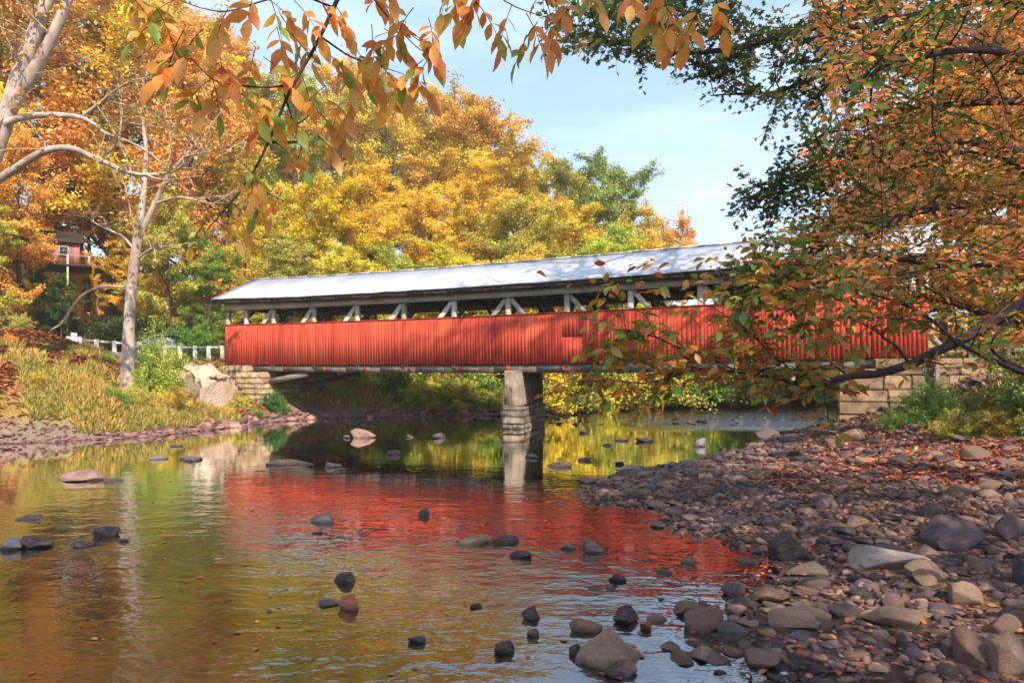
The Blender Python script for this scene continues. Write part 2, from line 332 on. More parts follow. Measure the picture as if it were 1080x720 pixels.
def terrain(P):
    P = np.atleast_2d(np.asarray(P, float)); sd, side = signed(P)
    d2 = ((P[:, None, :] - CT[None, :, :2]) ** 2).sum(2) + .3; w = d2 ** -1.9; w /= w.sum(1)[:, None]
    T = w @ CT[:, 2]; Lr = w @ CT[:, 3]
    z = np.where(sd > 0, T * (1 - np.exp(-np.maximum(sd, 0) / Lr)), np.maximum(sd * .11, -.45))
    z = z + _hash_noise(P, 1.3) * np.where(sd > 0, .05 * np.clip(sd, 0, 1) + .02, .02) + _hash_noise(P, .35) * .12 * np.clip((sd - 1) / 6, 0, 1)
    far = np.hypot(P[:, 0], P[:, 1] - 30); z = z + np.where(sd > 0, 0, 0)
    return z, sd, side
def gz(x, y): return float(terrain([(x, y)])[0][0])
def axis(parts):
    out = []
    for a, b, n in parts: out += list(np.linspace(a, b, n, endpoint=False))
    return np.array(out + [parts[-1][1]])
X = axis([(-420, -60, 14), (-60, -28, 26), (-28, 0, 90), (0, 16, 110), (16, 40, 40), (40, 420, 22)])
Y = axis([(-120, 2, 24), (2, 28, 150), (28, 46, 60), (46, 100, 40), (100, 520, 24)])
GX, GY = np.meshgrid(X, Y); PG = np.stack([GX.ravel(), GY.ravel()], 1)
ZG, SD, SIDE = terrain(PG)
nx, ny = len(X), len(Y); i = np.arange(ny - 1)[:, None] * nx; j = np.arange(nx - 1)[None, :]
Q = np.stack([i + j, i + j + 1, i + nx + j + 1, i + nx + j], -1).reshape(-1, 4)
ground = link('ground', mesh_np('ground', np.column_stack([PG, ZG]), Q, {'shore': SD, 'side': SIDE}, True), M['ground']); tag(ground, kind='structure')
wv = np.array([(-80, -60, 0), (90, -60, 0), (90, 90, 0), (-80, 90, 0)], float)
water = link('river_water', mesh_np('river_water', wv, [[(0, 1, 2, 3)]]), M['water']); tag(water, kind='structure')

# road on the left bank: a sheet that follows the ground, rising towards the left
road_c = np.array([(-14.2, 39.4), (-17, 40.4), (-20.5, 40.0), (-23.5, 37.6), (-26, 34.2), (-29, 30), (-34, 25)], float)
rl = []
for k, p in enumerate(road_c):
    t = road_c[min(k + 1, len(road_c) - 1)] - road_c[max(k - 1, 0)]; t /= np.linalg.norm(t); nrm = np.array([-t[1], t[0]])
    for s in (-2.0, -.7, .7, 2.0): rl.append(p + nrm * s)
rl = np.array(rl); rz_ = np.array([3.12, 3.15, 3.3, 3.7, 4.15, 4.6, 5.0]).repeat(4)
rv = np.column_stack([rl, rz_]); bot = rv - [0, 0, .6]
qi = []
for k in range(len(road_c) - 1):
    for s in range(3): qi.append((k * 4 + s, (k + 1) * 4 + s, (k + 1) * 4 + s + 1, k * 4 + s + 1))
    n4 = len(rv)
    qi.append((k * 4, k * 4 + n4, (k + 1) * 4 + n4, (k + 1) * 4)); qi.append((k * 4 + 3, (k + 1) * 4 + 3, (k + 1) * 4 + 3 + n4, k * 4 + 3 + n4))
road = link('road', mesh_np('road', np.concatenate([rv, bot]), [qi]), M['asphalt']); tag(road, kind='structure')

# ------------------------------------------------------------------ covered bridge
LP = np.array([-15.5, 36.9]); AX = np.array([29.3, -14.2]); BL = 32.6; ANG = math.atan2(AX[1], AX[0])
bridge = empty('covered_bridge', (LP[0], LP[1], 0), ANG)
tag(bridge, 'long red covered timber bridge with pale metal roof spanning the river', 'covered bridge')
W = 4.6; ZB, ZT, ZE, ZR = 2.90, 5.0, 6.34, 7.72
def sag(V):
    V = V.copy(); u = np.clip(V[:, 0] / BL, 0, 1); V[:, 2] += -.13 * np.sin(math.pi * u) + .09 * np.exp(-((u) / .12) ** 2) * (V[:, 2] > 6) ; return V
def boards(v0, sgn):
    b = MB(); u = 0.0
    while u < BL:
        w = random.uniform(.11, .19); u1 = min(u + w, BL); off = random.uniform(-.0015, .0015); tone = random.random()
        zb = ZB + random.uniform(-.015, .02) + (.0); y0, y1 = v0 + off - .018, v0 + off + .018
        if 19.5 < u < 20.4 or 26 < u < 26.8:            # patched with two shorter boards
            zm = ZB + 1.1; b.box(u + .002, u1 - .002, y0, y1, zb, zm - .003, tone); b.box(u + .002, u1 - .002, y0, y1, zm + .003, ZT, random.random())
        else: b.box(u + .0005, u1 - .0005, y0, y1, zb, ZT, tone)
        u = u1
    return b
boards(0.0, 1).build('siding', M['siding'], bridge, sag)
boards(W, -1).build('siding', M['siding'], bridge, sag)
def longbeam(b, v0, v1, z0, z1, u0=0.0, u1=BL, n=16):  # one tone along its length
    e = np.linspace(u0, u1, n + 1)
    for k in range(n): b.box(e[k] + (.002 if k else 0), e[k + 1], v0, v1, z0, z1, .5)
for v in (0.0, W):
    s = -1 if v == 0 else 1
    b = MB(); longbeam(b, v - .045, v + .06, ZT + .004, ZT + .05); b.build('siding_cap', M['redtrim'], bridge, sag)
    b = MB(); longbeam(b, v - .09 + (.0 if s < 0 else .0), v + .09, 5.80, 6.10); b.build('top_chord', M['oldwood'], bridge, sag)
    b = MB()
    for k in range(66):
        u = .1 + k * (BL - .2) / 65; b.beam((u, v + .1 * -s, 6.26), (u, v + .5 * s, 6.13), .07, .14)
    b.build('rafter_tails', M['darkwood'], bridge, sag)
    b = MB(); longbeam(b, v + .47 * s - .02, v + .47 * s + .02, 6.06, 6.275, -.4, BL + .4); b.build('eave_shade_strip', M['darkwood'], bridge, sag)  # dark strip, with the dark rafter tails, painted as the eave's shadow band
# truss: posts and braces behind the siding, leaning away from the middle post
posts = [0.10, .85 + .6] + [17.0 + 2.72 * k for k in range(-5, 6)] + [BL - .1]
for v, inner in ((0.13, 1), (W - .13, -1)):
    for u in posts:
        b = MB(); b.box(u - .11, u + .11, v - .09, v + .09, 2.75, 5.796); b.build('truss_post', M['oldwood'], bridge, sag)
    for k in range(-5, 6):
        u = 17.0 + 2.72 * k
        for s in ((-1, 1) if k == 0 else ((-1,) if k < 0 else (1,))):
            b = MB(); b.beam((u + s * .14, v, 5.72), (u + s * 2.5, v, 3.1), .14, .19); b.build('truss_brace', M['oldwood'], bridge, sag)
b = MB()
for k in range(-6, 6):
    u = 17.0 + 2.72 * k; u = max(u, .3); b.box(u - .1, u + .1, .3, W - .3, 5.85, 6.06)
    for v, s in ((.35, 1), (W - .35, -1)): b.beam((u, v, 5.0), (u, v + s * 1.0, 5.84), .12, .14)
b.build('tie_beams', M['darkwood'], bridge, sag)
b = MB()
for k in range(12):
    b.beam((k * BL / 12 + .3, .3, 6.15), ((k + 1) * BL / 12 - .1, W - .3, 6.15), .12, .12)
b.build('wind_braces', M['darkwood'], bridge, sag)
# roof: two slopes of metal sheet with a real thickness
def slope(vr, ve, n=44):
    m = MB(); e = np.linspace(-.42, BL + .42, n + 1); V = []; 
    for u in e:
        j = RNG.normal(0, .008)
        z1 = ZR; z0 = ZE - .02 + j
        V += [(u, ve, z0), (u, vr, z1), (u, ve, z0 - .07), (u, vr, z1 - .07)]
    V = np.array(V); Qs = []
    for k in range(n):
        a, c = k * 4, k * 4 + 4
        Qs += [(a, c, c + 1, a + 1), (a + 2, a + 3, c + 3, c + 2), (a, a + 2, c + 2, c), (a + 1, c + 1, c + 3, a + 3)]
    Qs += [(0, 1, 3, 2), (n * 4, n * 4 + 2, n * 4 + 3, n * 4 + 1)]
    m.add(V, Qs); return m
slope(W / 2 - .003, -.55).build('roof', M['roof'], bridge, sag)
slope(W / 2 + .003, W + .55).build('roof', M['roof'], bridge, sag)
b = MB(); longbeam(b, W / 2 - .12, W / 2 + .12, ZR - .03, ZR + .02, -.42, BL + .42, 24); b.build('ridge_cap', M['roof'], bridge, sag)
b = MB()
for k in range(33):
    u = .3 + k * (BL - .6) / 32
    for ve in (-.4, W + .4): b.beam((u, ve, ZE - .12), (u, W / 2, ZR - .17), .08, .12)
b.build('rafters', M['darkwood'], bridge, sag)
for u0 in (-.02, BL - .02):
    b = MB(); b.add([(u0, -.35, 6.3), (u0 + .05, -.35, 6.3), (u0, W + .35, 6.3), (u0 + .05, W + .35, 6.3), (u0, W / 2, ZR - .1), (u0 + .05, W / 2, ZR - .1)], [(0, 1, 3, 2), (0, 4, 5, 1), (2, 3, 5, 4)], [(0, 2, 4), (1, 5, 3)])
    b.build('gable', M['redtrim'], bridge, sag)
b = MB(); longbeam(b, .26, W - .26, 2.88, 2.98); b.build('deck', M['darkwood'], bridge, sag)
for v in (.16, W / 2, W - .16):
    b = MB(); longbeam(b, v - .1, v + .1, 2.56, 2.875); b.build('stringer', M['beamwood'] if v < 1 else M['darkwood'], bridge, sag)
b = MB()
for k in range(13):
    u = 1.7 + k * 2.55; b.box(u - .07, u + .07, .02, W - .02, 2.62, 2.80)
b.build('floor_beams', M['redtrim'], bridge, sag)
for u0, u1 in ((2.9, 5.6), (BL - 3.1, BL - 6.0)):
    for v in (.3, W / 2, W - .3):
        b = MB(); b.beam((u0, v, 2.0), (u1, v, 2.48), .28, .26); b.build('diagonal_strut', M['concrete'], bridge, sag)

# ------------------------------------------------------------------ stonework
def masonry(b, x0, x1, y0, y1, z0, z1, course=.32, lmin=.4, lmax=.95, d=.0, faces='xXyY', jit=.012, c=.03):
    """courses of dressed blocks laid on the faces of a core"""
    z = z0
    while z < z1 - .05:
        h = min(course * random.uniform(.85, 1.15), z1 - z); 
        if z1 - z - h < .15: h = z1 - z
        for f in faces:
            horiz = f in 'yY'; a, e = (x0, x1) if horiz else (y0, y1); t = a + (random.uniform(.0, .2))
            cuts = [a]
            while t < e - .25:
                t += random.uniform(lmin, lmax)
                if t < e - .2: cuts.append(t)
            cuts.append(e)
            for p, q in zip(cuts[:-1], cuts[1:]):
                o = random.uniform(0.01, .06); g = .012
                if f == 'y': b.cbox(p + g, q - g, y0 - o, y0 + .16, z + g, z + h - g, c, jit=jit)
                if f == 'Y': b.cbox(p + g, q - g, y1 - .16, y1 + o, z + g, z + h - g, c, jit=jit)
                if f == 'x': b.cbox(x0 - o, x0 + .16, p + g, q - g, z + g, z + h - g, c, jit=jit)
                if f == 'X': b.cbox(x1 - .16, x1 + o, p + g, q - g, z + g, z + h - g, c, jit=jit)
        z += h
def loc(u, v): a = AX / np.linalg.norm(AX); n = np.array([-a[1], a[0]]); return LP + a * u + n * v
# left abutment: u from -.4 to 3.0
ab = empty('stone_abutment', (LP[0], LP[1], 0), ANG); tag(ab, 'stepped tan sandstone abutment under the far end of the bridge beside the earth mound', 'bridge abutment')
b = MB(); b.box(-1.0, 2.85, -.15, W + .05, -.6, 2.4); b.box(-1.0, 1.7, -.13, W, 2.3, 2.86); b.build('wall_core', M['mortar'], ab)
b = MB(); masonry(b, -1.1, 3.0, -.30, W + .2, -.4, 2.50, .30); masonry(b, -1.6, 1.9, -.28, W + .15, 2.51, 2.84, .33, faces='yX'); b.build('stone_courses', M['stone'], ab)
# right abutment
ab2 = empty('stone_abutment', (LP[0], LP[1], 0), ANG); tag(ab2, 'tan block abutment under the near end of the bridge behind the cobble bar', 'bridge abutment')
b = MB(); b.box(BL - 2.55, BL + 1.4, -.1, W + .05, -.6, 2.4); b.build('wall_core', M['mortar'], ab2)
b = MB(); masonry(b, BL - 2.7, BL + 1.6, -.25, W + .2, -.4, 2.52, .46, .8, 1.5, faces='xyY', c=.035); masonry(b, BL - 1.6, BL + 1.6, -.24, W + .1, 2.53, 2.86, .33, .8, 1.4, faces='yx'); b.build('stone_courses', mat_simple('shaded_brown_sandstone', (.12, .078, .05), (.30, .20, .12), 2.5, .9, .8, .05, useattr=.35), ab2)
# pier, skewed to follow the current
PA = math.atan2(1.05, 4.4)
pier = empty('bridge_pier', (.08, 29.55, 0), -PA); tag(pier, 'pale concrete and stone pier standing in the water under mid bridge', 'bridge pier')
b = MB(); b.cbox(-.40, .40, -.3, 4.7, .95, 2.54, .06, jit=.03); b.build('concrete_cap', M['concrete'], pier)
b = MB(); b.box(-.34, .34, -.24, 4.6, -.6, .97); b.build('wall_core', M['mortar'], pier)
b = MB(); masonry(b, -.44, .44, -.34, 4.75, -.5, .95, .26, .4, .8); b.build('stone_courses', M['concrete'], pier)

# ------------------------------------------------------------------ rocks
def icosphere(sub):
    import bmesh
    bm = bmesh.new(); bmesh.ops.create_icosphere(bm, subdivisions=sub, radius=1.0)
    V = np.array([v.co[:] for v in bm.verts]); T = np.array([[v.index for v in f.verts] for f in bm.faces]); bm.free(); return V, T
ICO = {k: icosphere(k) for k in (1, 2, 3, 4)}
def rock_shape(seed, sub=3, slab=.5, planes=9, rough=.05):
    r = np.random.default_rng(seed); V, T = ICO[sub]; V = V.copy()
    for _ in range(planes):                       # cleave flat faces
        n = r.normal(size=3); n[2] *= .8; n /= np.linalg.norm(n); d = r.uniform(.38, .78)
        s = V @ n; m = s > d; V[m] -= (s[m] - d)[:, None] * n * .93
    for f, a in ((2.1, 1.0), (4.7, .5), (9.0, .25)):
        ph = r.uniform(0, 6, 3); V += rough * a * np.stack([np.sin(f * V[:, 1] + ph[0]), np.sin(f * V[:, 2] + ph[1]), np.sin(f * V[:, 0] + ph[2])], 1)
    V /= np.abs(V).max(0); V[:, 2] *= slab
    return V, T
SHAPES = [rock_shape(100 + k, 3, 1.0, 12 + k % 6, .03) for k in range(12)]
ROCKMESH = []
for k in range(12):
    V, T = SHAPES[k]; ROCKMESH.append(mesh_np('rock', V, [T], {'rnd': np.full(len(V), .5)}, True))
BIG = {}
def add_rock(x, y, z, w, dp, h, rz, color, label, group=None, big=None, tilt=0.0, name='rock', cat='rock'):
    if big is not None:
        V, T = rock_shape(big, 4, 1.0, 16, .03)
        if 'pyramid' in label and 'biggest' in label: f_ = np.clip((V[:, 2] + .1) / 1.1, 0, 1); V[:, 0] = V[:, 0] * (1 - .72 * f_) - .12 * f_; V[:, 1] *= 1 - .6 * f_; V += .035 * np.round(np.sin(V[:, [1, 2, 0]] * 9 + 1) * 1.4)
        me = mesh_np('rock', V, [T], {'rnd': np.full(len(V), .5)}, True)
    else: me = ROCKMESH[random.randrange(12)]
    o = link(name, me, M['rock'], loc=(x, y, z), rz=rz, scale=(w / 2, dp / 2, h / 2)); o.rotation_euler = (tilt, random.uniform(-.08, .08), rz)
    o.color = (*color, 1); return tag(o, label, cat, group)
GREY = (.092, .066, .074); DARK = (.038, .026, .032); TAN = (.19, .122, .088); PINK = (.26, .15, .12); PALE = (.17, .145, .15); BROWN = (.135, .078, .056); BLUE = (.07, .072, .10)
water_rocks = [ # px, py of the foot, width px, height px, colour, label
 (86, 507, 56, 13, PINK, 'long pinkish boulder standing in calm water off the left bank'),
 (112, 509, 30, 5, GREY, 'thin grey ledge trailing from the long pinkish boulder'),
 (198, 486, 27, 8, GREY, 'pointed grey rock alone in smooth water between bank and bridge reflection'),
 (161, 485, 21, 5, PALE, 'flat pale rock just beside the pointed grey rock'),
 (183, 471, 14, 3, GREY, 'thin flat stone in golden water near the left shoreline'),
 (28, 548, 26, 8, DARK, 'smooth dark rock alone in water at the left picture edge'),
 (110, 566, 28, 15, DARK, 'rounded blue-black rock poking up in the brown shallows'),
 (82, 577, 24, 7, DARK, 'low dark stone just left of the rounded blue-black rock'),
 (128, 571, 14, 4, DARK, 'tiny dark stone just right of the rounded blue-black rock'),
 (31, 578, 34, 17, DARK, 'jagged black rock, larger of the clump at the left edge'),
 (6, 580, 26, 13, BLUE, 'blue-grey rock half cut by the frame beside the jagged black rock'),
 (338, 552, 34, 10, PALE, 'flat pale grey slab where the red reflection ends'),
 (333, 563, 13, 3, DARK, 'small dark chip in front of the flat pale grey slab'),
 (380, 462, 26, 11, PINK, 'pinkish mounded rock in calm water ahead of the bridge pier'),
 (366, 462, 10, 4, GREY, 'little grey stone touching the pinkish mounded rock'),
 (463, 462, 17, 6, GREY, 'grey rock between the pinkish mound and the pier'),
 (432, 461, 9, 3, PALE, 'tiny pale stone between pinkish mound and grey rock'),
 (350, 493, 17, 6, GREY, 'small grey rock at the top edge of the red reflection'),
 (412, 480, 18, 6, DARK, 'dark flat rock in golden water left of the pier reflection'),
 (302, 491, 48, 6, BROWN, 'long low reddish ledge just under the surface near the abutment reflection'),
 (446, 544, 12, 8, DARK, 'small pointed dark rock alone in the red reflection'),
 (361, 614, 22, 11, DARK, 'dark stone in orange shallows above the leaf-topped rock'),
 (368, 643, 24, 16, (.16, .05, .04), 'dark rock topped with red leaves in the orange shallows'),
 (343, 639, 24, 6, BLUE, 'flat blue-grey stone left of the leaf-topped rock'),
 (500, 574, 34, 12, TAN, 'flat tan slab at the end of the red reflection'),
 (532, 573, 28, 8, DARK, 'flat dark slab touching the flat tan slab'),
 (551, 588, 24, 8, DARK, 'dark broken stone behind the sky reflection'),
 (441, 678, 22, 8, BLUE, 'blue-grey flat stone in the orange shallows near the bottom'),
 (534, 689, 24, 14, DARK, 'rounded dark rock at the bottom beside the orange shallows'),
 (561, 653, 20, 14, DARK, 'dark cube-like rock left of the big pyramid rock'),
 (564, 671, 14, 9, DARK, 'small dark rock below the dark cube-like rock'),
 (503, 641, 14, 5, DARK, 'small dark stone in the bluish ripples'),
 (588, 493, 29, 6, BROWN, 'long flat brown rock just right of the pier reflection'),
 (615, 486, 18, 5, BROWN, 'brown flat stone in the golden water past the pier reflection'),
 (562, 483, 15, 5, GREY, 'grey stone lying inside the pier reflection'),
 (617, 457, 10, 3, GREY, 'tiny grey stone in golden water right of the pier'),
 (657, 465, 14, 4, BROWN, 'flat brown stone pair, left one, in golden water'),
 (683, 466, 22, 6, PINK, 'low tan stone in golden water upstream of the gravel'),
 (739, 471, 22, 10, PALE, 'pale whitish boulder at the waters edge where the bar starts'),
 (640, 470, 9, 3, DARK, 'speck of dark stone in golden water before the bar'),
 (655, 490, 11, 4, DARK, 'small dark stone in yellow water right of the flat brown rock'),
 (745, 492, 44, 6, BROWN, 'long thin brown slab lying at the head of the gravel'),
 (702, 492, 10, 3, DARK, 'small dark stone left of the long thin brown slab'),
 (624, 583, 28, 13, DARK, 'dark rock with a yellow leaf on top in the red reflection'),
 (652, 613, 18, 10, DARK, 'dark rock at the lower edge of the red reflection'),
 (600, 579, 16, 8, DARK, 'dark stone left of the yellow-leaf rock'),
 (727, 594, 16, 8, DARK, 'small oval dark rock in the last red water beside the bar'),
 (700, 604, 20, 5, BLUE, 'blue-grey wafer of stone left of the oval dark rock'),
 (617, 667, 34, 17, BROWN, 'brown rock leaning behind the big pyramid rock'),
 (663, 658, 28, 19, DARK, 'angular dark block right of the big pyramid rock'),
 (648, 704, 72, 40, (.22, .135, .095), 'biggest brown pyramid rock standing in the bottom shallows'),
 (606, 690, 16, 15, DARK, 'dark stone tucked against the foot of the pyramid rock'),
 (655, 714, 34, 14, DARK, 'dark slab in front of the pyramid rock'),
 (683, 664, 14, 10, (.22, .07, .05), 'reddish stone in blue water right of the angular block'),
]
for k, (px, py, w, h, c, lab) in enumerate(water_rocks):
    x, d = on(px, py); ww = w / F * d; hh = h / F * d
    slim = h / w < .3
    add_rock(x, d + ww * .3, hh * (.1 if not slim else 0), ww * 1.12, ww * (.9 if slim else .75), hh * (1.5 if slim else 1.6), random.uniform(-.5, .5), c, lab, 'rocks standing in the river', big=500 + k if w > 24 else None)
# hand placed stones of the cobble bar
bar_rocks = [
 (936, 601, 80, 26, (.26, .21, .20), 'largest flat grey slab on the cobble bar'),
 (836, 592, 44, 28, DARK, 'dark hump-backed boulder at the inner edge of the cobble bar'),
 (1029, 706, 40, 36, BROWN, 'round brown boulder near the bottom of the cobble bar'),
 (1072, 716, 34, 40, TAN, 'tan boulder cut by the frame corner at the bottom'),
 (1025, 640, 50, 24, TAN, 'angular tan block right of the middle of the cobble bar'),
 (980, 612, 40, 16, TAN, 'pair of pale flat stones just below the largest flat slab, upper one'),
 (983, 620, 30, 14, TAN, 'pale flat stone just below the largest flat slab, lower one'),
 (1078, 618, 16, 34, DARK, 'dark boulder at the right picture edge'),
 (950, 489, 20, 9, DARK, 'dark mossy rock on the red leaf litter'),
 (1029, 486, 32, 14, BROWN, 'brown square block on red leaf litter near the right bushes'),
 (1005, 580, 62, 26, (.07, .05, .06), 'broad dark boulder behind the angular tan block'),
 (1072, 566, 34, 22, (.07, .05, .06), 'dark boulder near the right edge above the broad dark boulder'),
 (953, 661, 58, 18, TAN, 'long tan slab across the lower cobble bar'),
 (1063, 673, 34, 20, BROWN, 'rounded brown stone at the lower right edge'),
 (850, 664, 58, 18, TAN, 'split tan slab at the waterside bottom of the bar'),
 (748, 665, 44, 24, BROWN, 'brown block in the bottom shallows beside the bar'),
 (779, 673, 38, 10, GREY, 'low grey slab in front of the brown block'),
 (728, 651, 42, 16, BROWN, 'leaning brown slab behind the brown block'),
 (777, 631, 26, 14, GREY, 'grey oval stone at the edge of the bar'),
 (870, 668, 20, 14, BROWN, 'brown stone beside the split tan slab'),
 (895, 518, 30, 13, BROWN, 'brown slab in mid bar below the abutment'),
 (806, 504, 36, 12, BROWN, 'flat brown block at the head of the cobble bar'),
 (872, 538, 26, 13, GREY, 'grey block in the middle of the cobble bar'),
 (905, 556, 28, 12, TAN, 'tan stone above the largest flat slab'),
 (866, 462, 34, 12, TAN, 'large tan rock at the foot of the near abutment'),
 (838, 465, 22, 9, GREY, 'grey rock waterside of the large tan rock by the abutment'),
 (810, 463, 22, 10, GREY, 'round grey rock at waters edge under the bridge'),
 (900, 464, 26, 11, TAN, 'tan rock against the base of the near abutment wall'),
 (880, 470, 22, 8, BROWN, 'brown rock in front of the abutment rocks'),
 (858, 610, 46, 12, (.10, .07, .06), 'dark flat slab below the hump-backed boulder'),
 (814, 634, 50, 12, BROWN, 'long brown slab just above the grey oval stone'),
 (985, 545, 30, 15, GREY, 'grey block on the upper right of the bar'),
]
def hit_ground(px, py):
    d = 3.0; prev = 3.0
    while d < 60:
        x = (px - 540) / F * d; z = ZC - (py - HOR) / F * d
        if z < max(gz(x, d), 0.0): return x, d, max(gz(x, d), 0)
        d += .08
    return x, d, 0
taken = []; heroes = []
for k, (px, py, w, h, c, lab) in enumerate(bar_rocks):
    x, d, z = hit_ground(px, py); ww = w / F * d; hh = h / F * d
    o = add_rock(x, d + ww * .25, z + hh * .2, ww * 1.1, ww * .85, hh * 1.7, random.uniform(-.35, .35), c, lab, 'stones of the cobble bar', big=700 + k)
    taken.append((x, d + ww * .25, ww * .5)); heroes.append((px, py, lab))
for px, py, w, h, c, lab in water_rocks:
    x, d = on(px, py); taken.append((x, d, w / F * d * .5))
# cobbles: every one scattered first; those that show largest become things, the rest is one mass
N0 = 26000
cand = np.column_stack([RNG.uniform(.8, 19, N0 * 3), 3.6 + RNG.uniform(0, 1, N0 * 3) ** 1.5 * 25])
zc_, sdc, sidec = terrain(cand); pxc = cand[:, 0] / cand[:, 1] * F + 540
dens = np.where(sdc < 0, np.exp(sdc / .35) * .5, 1.0) * np.exp(-np.maximum(sdc - 9, 0) / 2.5) * np.where(cand[:, 1] > 17, .75, 1)
keep = (RNG.uniform(0, 1, len(cand)) < dens) & (sidec > .5) & (pxc < 1200) & (sdc > -1.6)
cand = cand[keep][:N0]; zc_ = zc_[keep][:N0]; sdc = sdc[keep][:N0]
size = np.clip(RNG.lognormal(-2.68, .55, len(cand)), .025, .36) * (1 + .035 * (cand[:, 1] - 6))
tk = np.array(taken)
free = (np.hypot(cand[:, None, 0] - tk[None, :, 0], cand[:, None, 1] - tk[None, :, 1]) > (tk[None, :, 2] + size[:, None] * .45)).all(1)
cand, zc_, sdc, size = cand[free], zc_[free], sdc[free], size[free]
order = np.argsort(-size / cand[:, 1]); pr = size / cand[:, 1] * F; inview = (np.abs(cand[:, 0] / cand[:, 1] * F) < 540) & ((ZC - zc_) / cand[:, 1] * F + HOR < 720)
# larger stones must not sink into each other
sel = []
for idx in order:
    if not inview[idx]: continue
    if all(math.hypot(cand[idx, 0] - cand[q, 0], cand[idx, 1] - cand[q, 1]) > (size[idx] + size[q]) * .42 for q in sel): sel.append(idx)
    if len(sel) >= 205: break
selset = set(sel); TONES = {'dark': DARK, 'grey': GREY, 'brown': BROWN, 'tan': TAN}
marks = [(936, 590, 'the largest flat slab'), (836, 580, 'the dark hump-backed boulder'), (1029, 690, 'the round brown boulder'), (1025, 630, 'the angular tan block'), (850, 657, 'the split tan slab'),
         (748, 655, 'the brown block in the shallows'), (950, 484, 'the dark mossy rock'), (806, 498, 'the flat brown block at the head of the bar'), (1005, 568, 'the broad dark boulder'),
         (953, 652, 'the long tan slab'), (872, 532, 'the grey block mid bar'), (690, 515, 'the red reflection, on the bar tip'), (985, 540, 'the upper grey block'), (777, 625, 'the grey oval stone'), (895, 512, 'the brown slab mid bar'), (880, 465, 'the abutment rocks')]
for q in sel:
    x, y = cand[q]; s = size[q]; tone = random.choices(['dark', 'grey', 'brown', 'tan'], [3, 4, 4, 3])[0]; c = np.array(TONES[tone]) * random.uniform(.8, 1.25)
    fl = random.uniform(.28, .68); shape = 'flat' if fl < .48 else ('rounded' if fl > .62 else 'blocky'); asp = random.uniform(.6, 1.0)
    if asp < .72: shape = 'long ' + shape
    px, py = x / y * F + 540, HOR + (ZC - zc_[q]) / y * F
    mk = min(marks, key=lambda m: math.hypot(m[0] - px, (m[1] - py) * 1.6)); dx, dy = px - mk[0], (py - mk[1]) * 1.6
    rel = ('right of ' if dx > 0 else 'left of ') if abs(dx) > abs(dy) else ('in front of ' if dy > 0 else 'behind ')
    r_ = math.hypot(dx, dy); dist = 'right beside, ' if r_ < 28 else ('' if r_ < 55 else 'well ')
    word = 'cobble' if pr[q] < 22 else 'stone'
    lab = f'{shape} {tone} {word} {dist}{rel}{mk[2]}'
    lab = lab.replace('well left of the red reflection, on', 'left of').replace('the red reflection, on the bar tip', 'the bar tip by red water'); lab = lab.replace('right beside, ', 'just ')
    if len(lab.replace('-', ' ').split()) > 16: lab = lab.replace('well ', '').replace(' at the head of the bar', '')
    add_rock(x, y, max(zc_[q], -.02) + s * fl * .18, s * 1.15, s * 1.15 * asp, s * fl, random.uniform(0, 6.28), c, lab, 'stones of the cobble bar', tilt=random.uniform(-.12, .12), name='cobble', cat='stone')
def merge_rocks(name, P, Z, S, label, sub_near=2, cut=11, tone=None, flat=(.35, .7), mat='pebble'):
    sh = {s: [rock_shape(300 + k, s, 1.0, 11, .03) for k in range(10)] for s in (1, 2)}
    Vs, Ts, Rs = [], [], []; n = 0
    for k in range(len(P)):
        V, T = sh[2 if P[k, 1] < cut and S[k] > .06 else 1][RNG.integers(10)]; a = RNG.uniform(0, 6.28); c, s_ = math.cos(a), math.sin(a)
        w = S[k] * .56; V2 = V * [w, w * RNG.uniform(.6, 1), S[k] * .5 * RNG.uniform(*flat)]; tl = RNG.uniform(-.25, .25); V2 = V2 @ np.array([[1, 0, tl], [0, 1, RNG.uniform(-.2, .2)], [0, 0, 1]])
        V2 = V2 @ np.array([[c, s_, 0], [-s_, c, 0], [0, 0, 1]]) + [P[k, 0], P[k, 1], Z[k] + S[k] * .08]
        Vs.append(V2); Ts.append(T + n); n += len(V2); Rs.append(np.full(len(V2), RNG.uniform() if tone is None else np.clip(RNG.normal(tone, .2), 0, 1)))
    o = link(name, mesh_np(name, np.concatenate(Vs), [np.concatenate(Ts)], {'rnd': np.concatenate(Rs)}, True), M[mat])
    return tag(o, label, None, None, 'stuff')
rest = np.array([k for k in range(len(cand)) if k not in selset])
merge_rocks('pebbles', cand[rest], np.maximum(zc_[rest], -.06), size[rest], 'small brown and grey cobbles packed over the right bank bar')
# rubble of the left shoreline, of the far bank and of the shoal upstream
def along(pts, n, spread, zoff=0.0, smin=.12, smax=.5):
    pts = np.array(pts, float); seg = np.linalg.norm(np.diff(pts, axis=0), axis=1); cs = np.concatenate([[0], np.cumsum(seg)]); t = RNG.uniform(0, cs[-1], n)
    x = np.interp(t, cs, pts[:, 0]); y = np.interp(t, cs, pts[:, 1]); P = np.column_stack([x, y]) + RNG.normal(0, spread, (n, 2)); z = np.maximum(terrain(P)[0], -.05) + zoff
    return P, z, np.clip(RNG.lognormal(math.log(smin * 1.5), .5, n), smin * .6, smax)
P4 = along(SHORE[18:34], 260, .55, smin=.05, smax=.22); P4[1][:] = np.maximum(P4[1], -.03); merge_rocks('waterline_stones', *P4, 'small dark stones breaking the water along the cobble bar', tone=.15, flat=(.4, .6))
P1 = along(SHORE[3:7], 700, .28, smax=.45); merge_rocks('shore_rubble', *P1, 'broken pinkish stones along the left waterline', tone=.5, flat=(.3, .55), mat='shorestone')
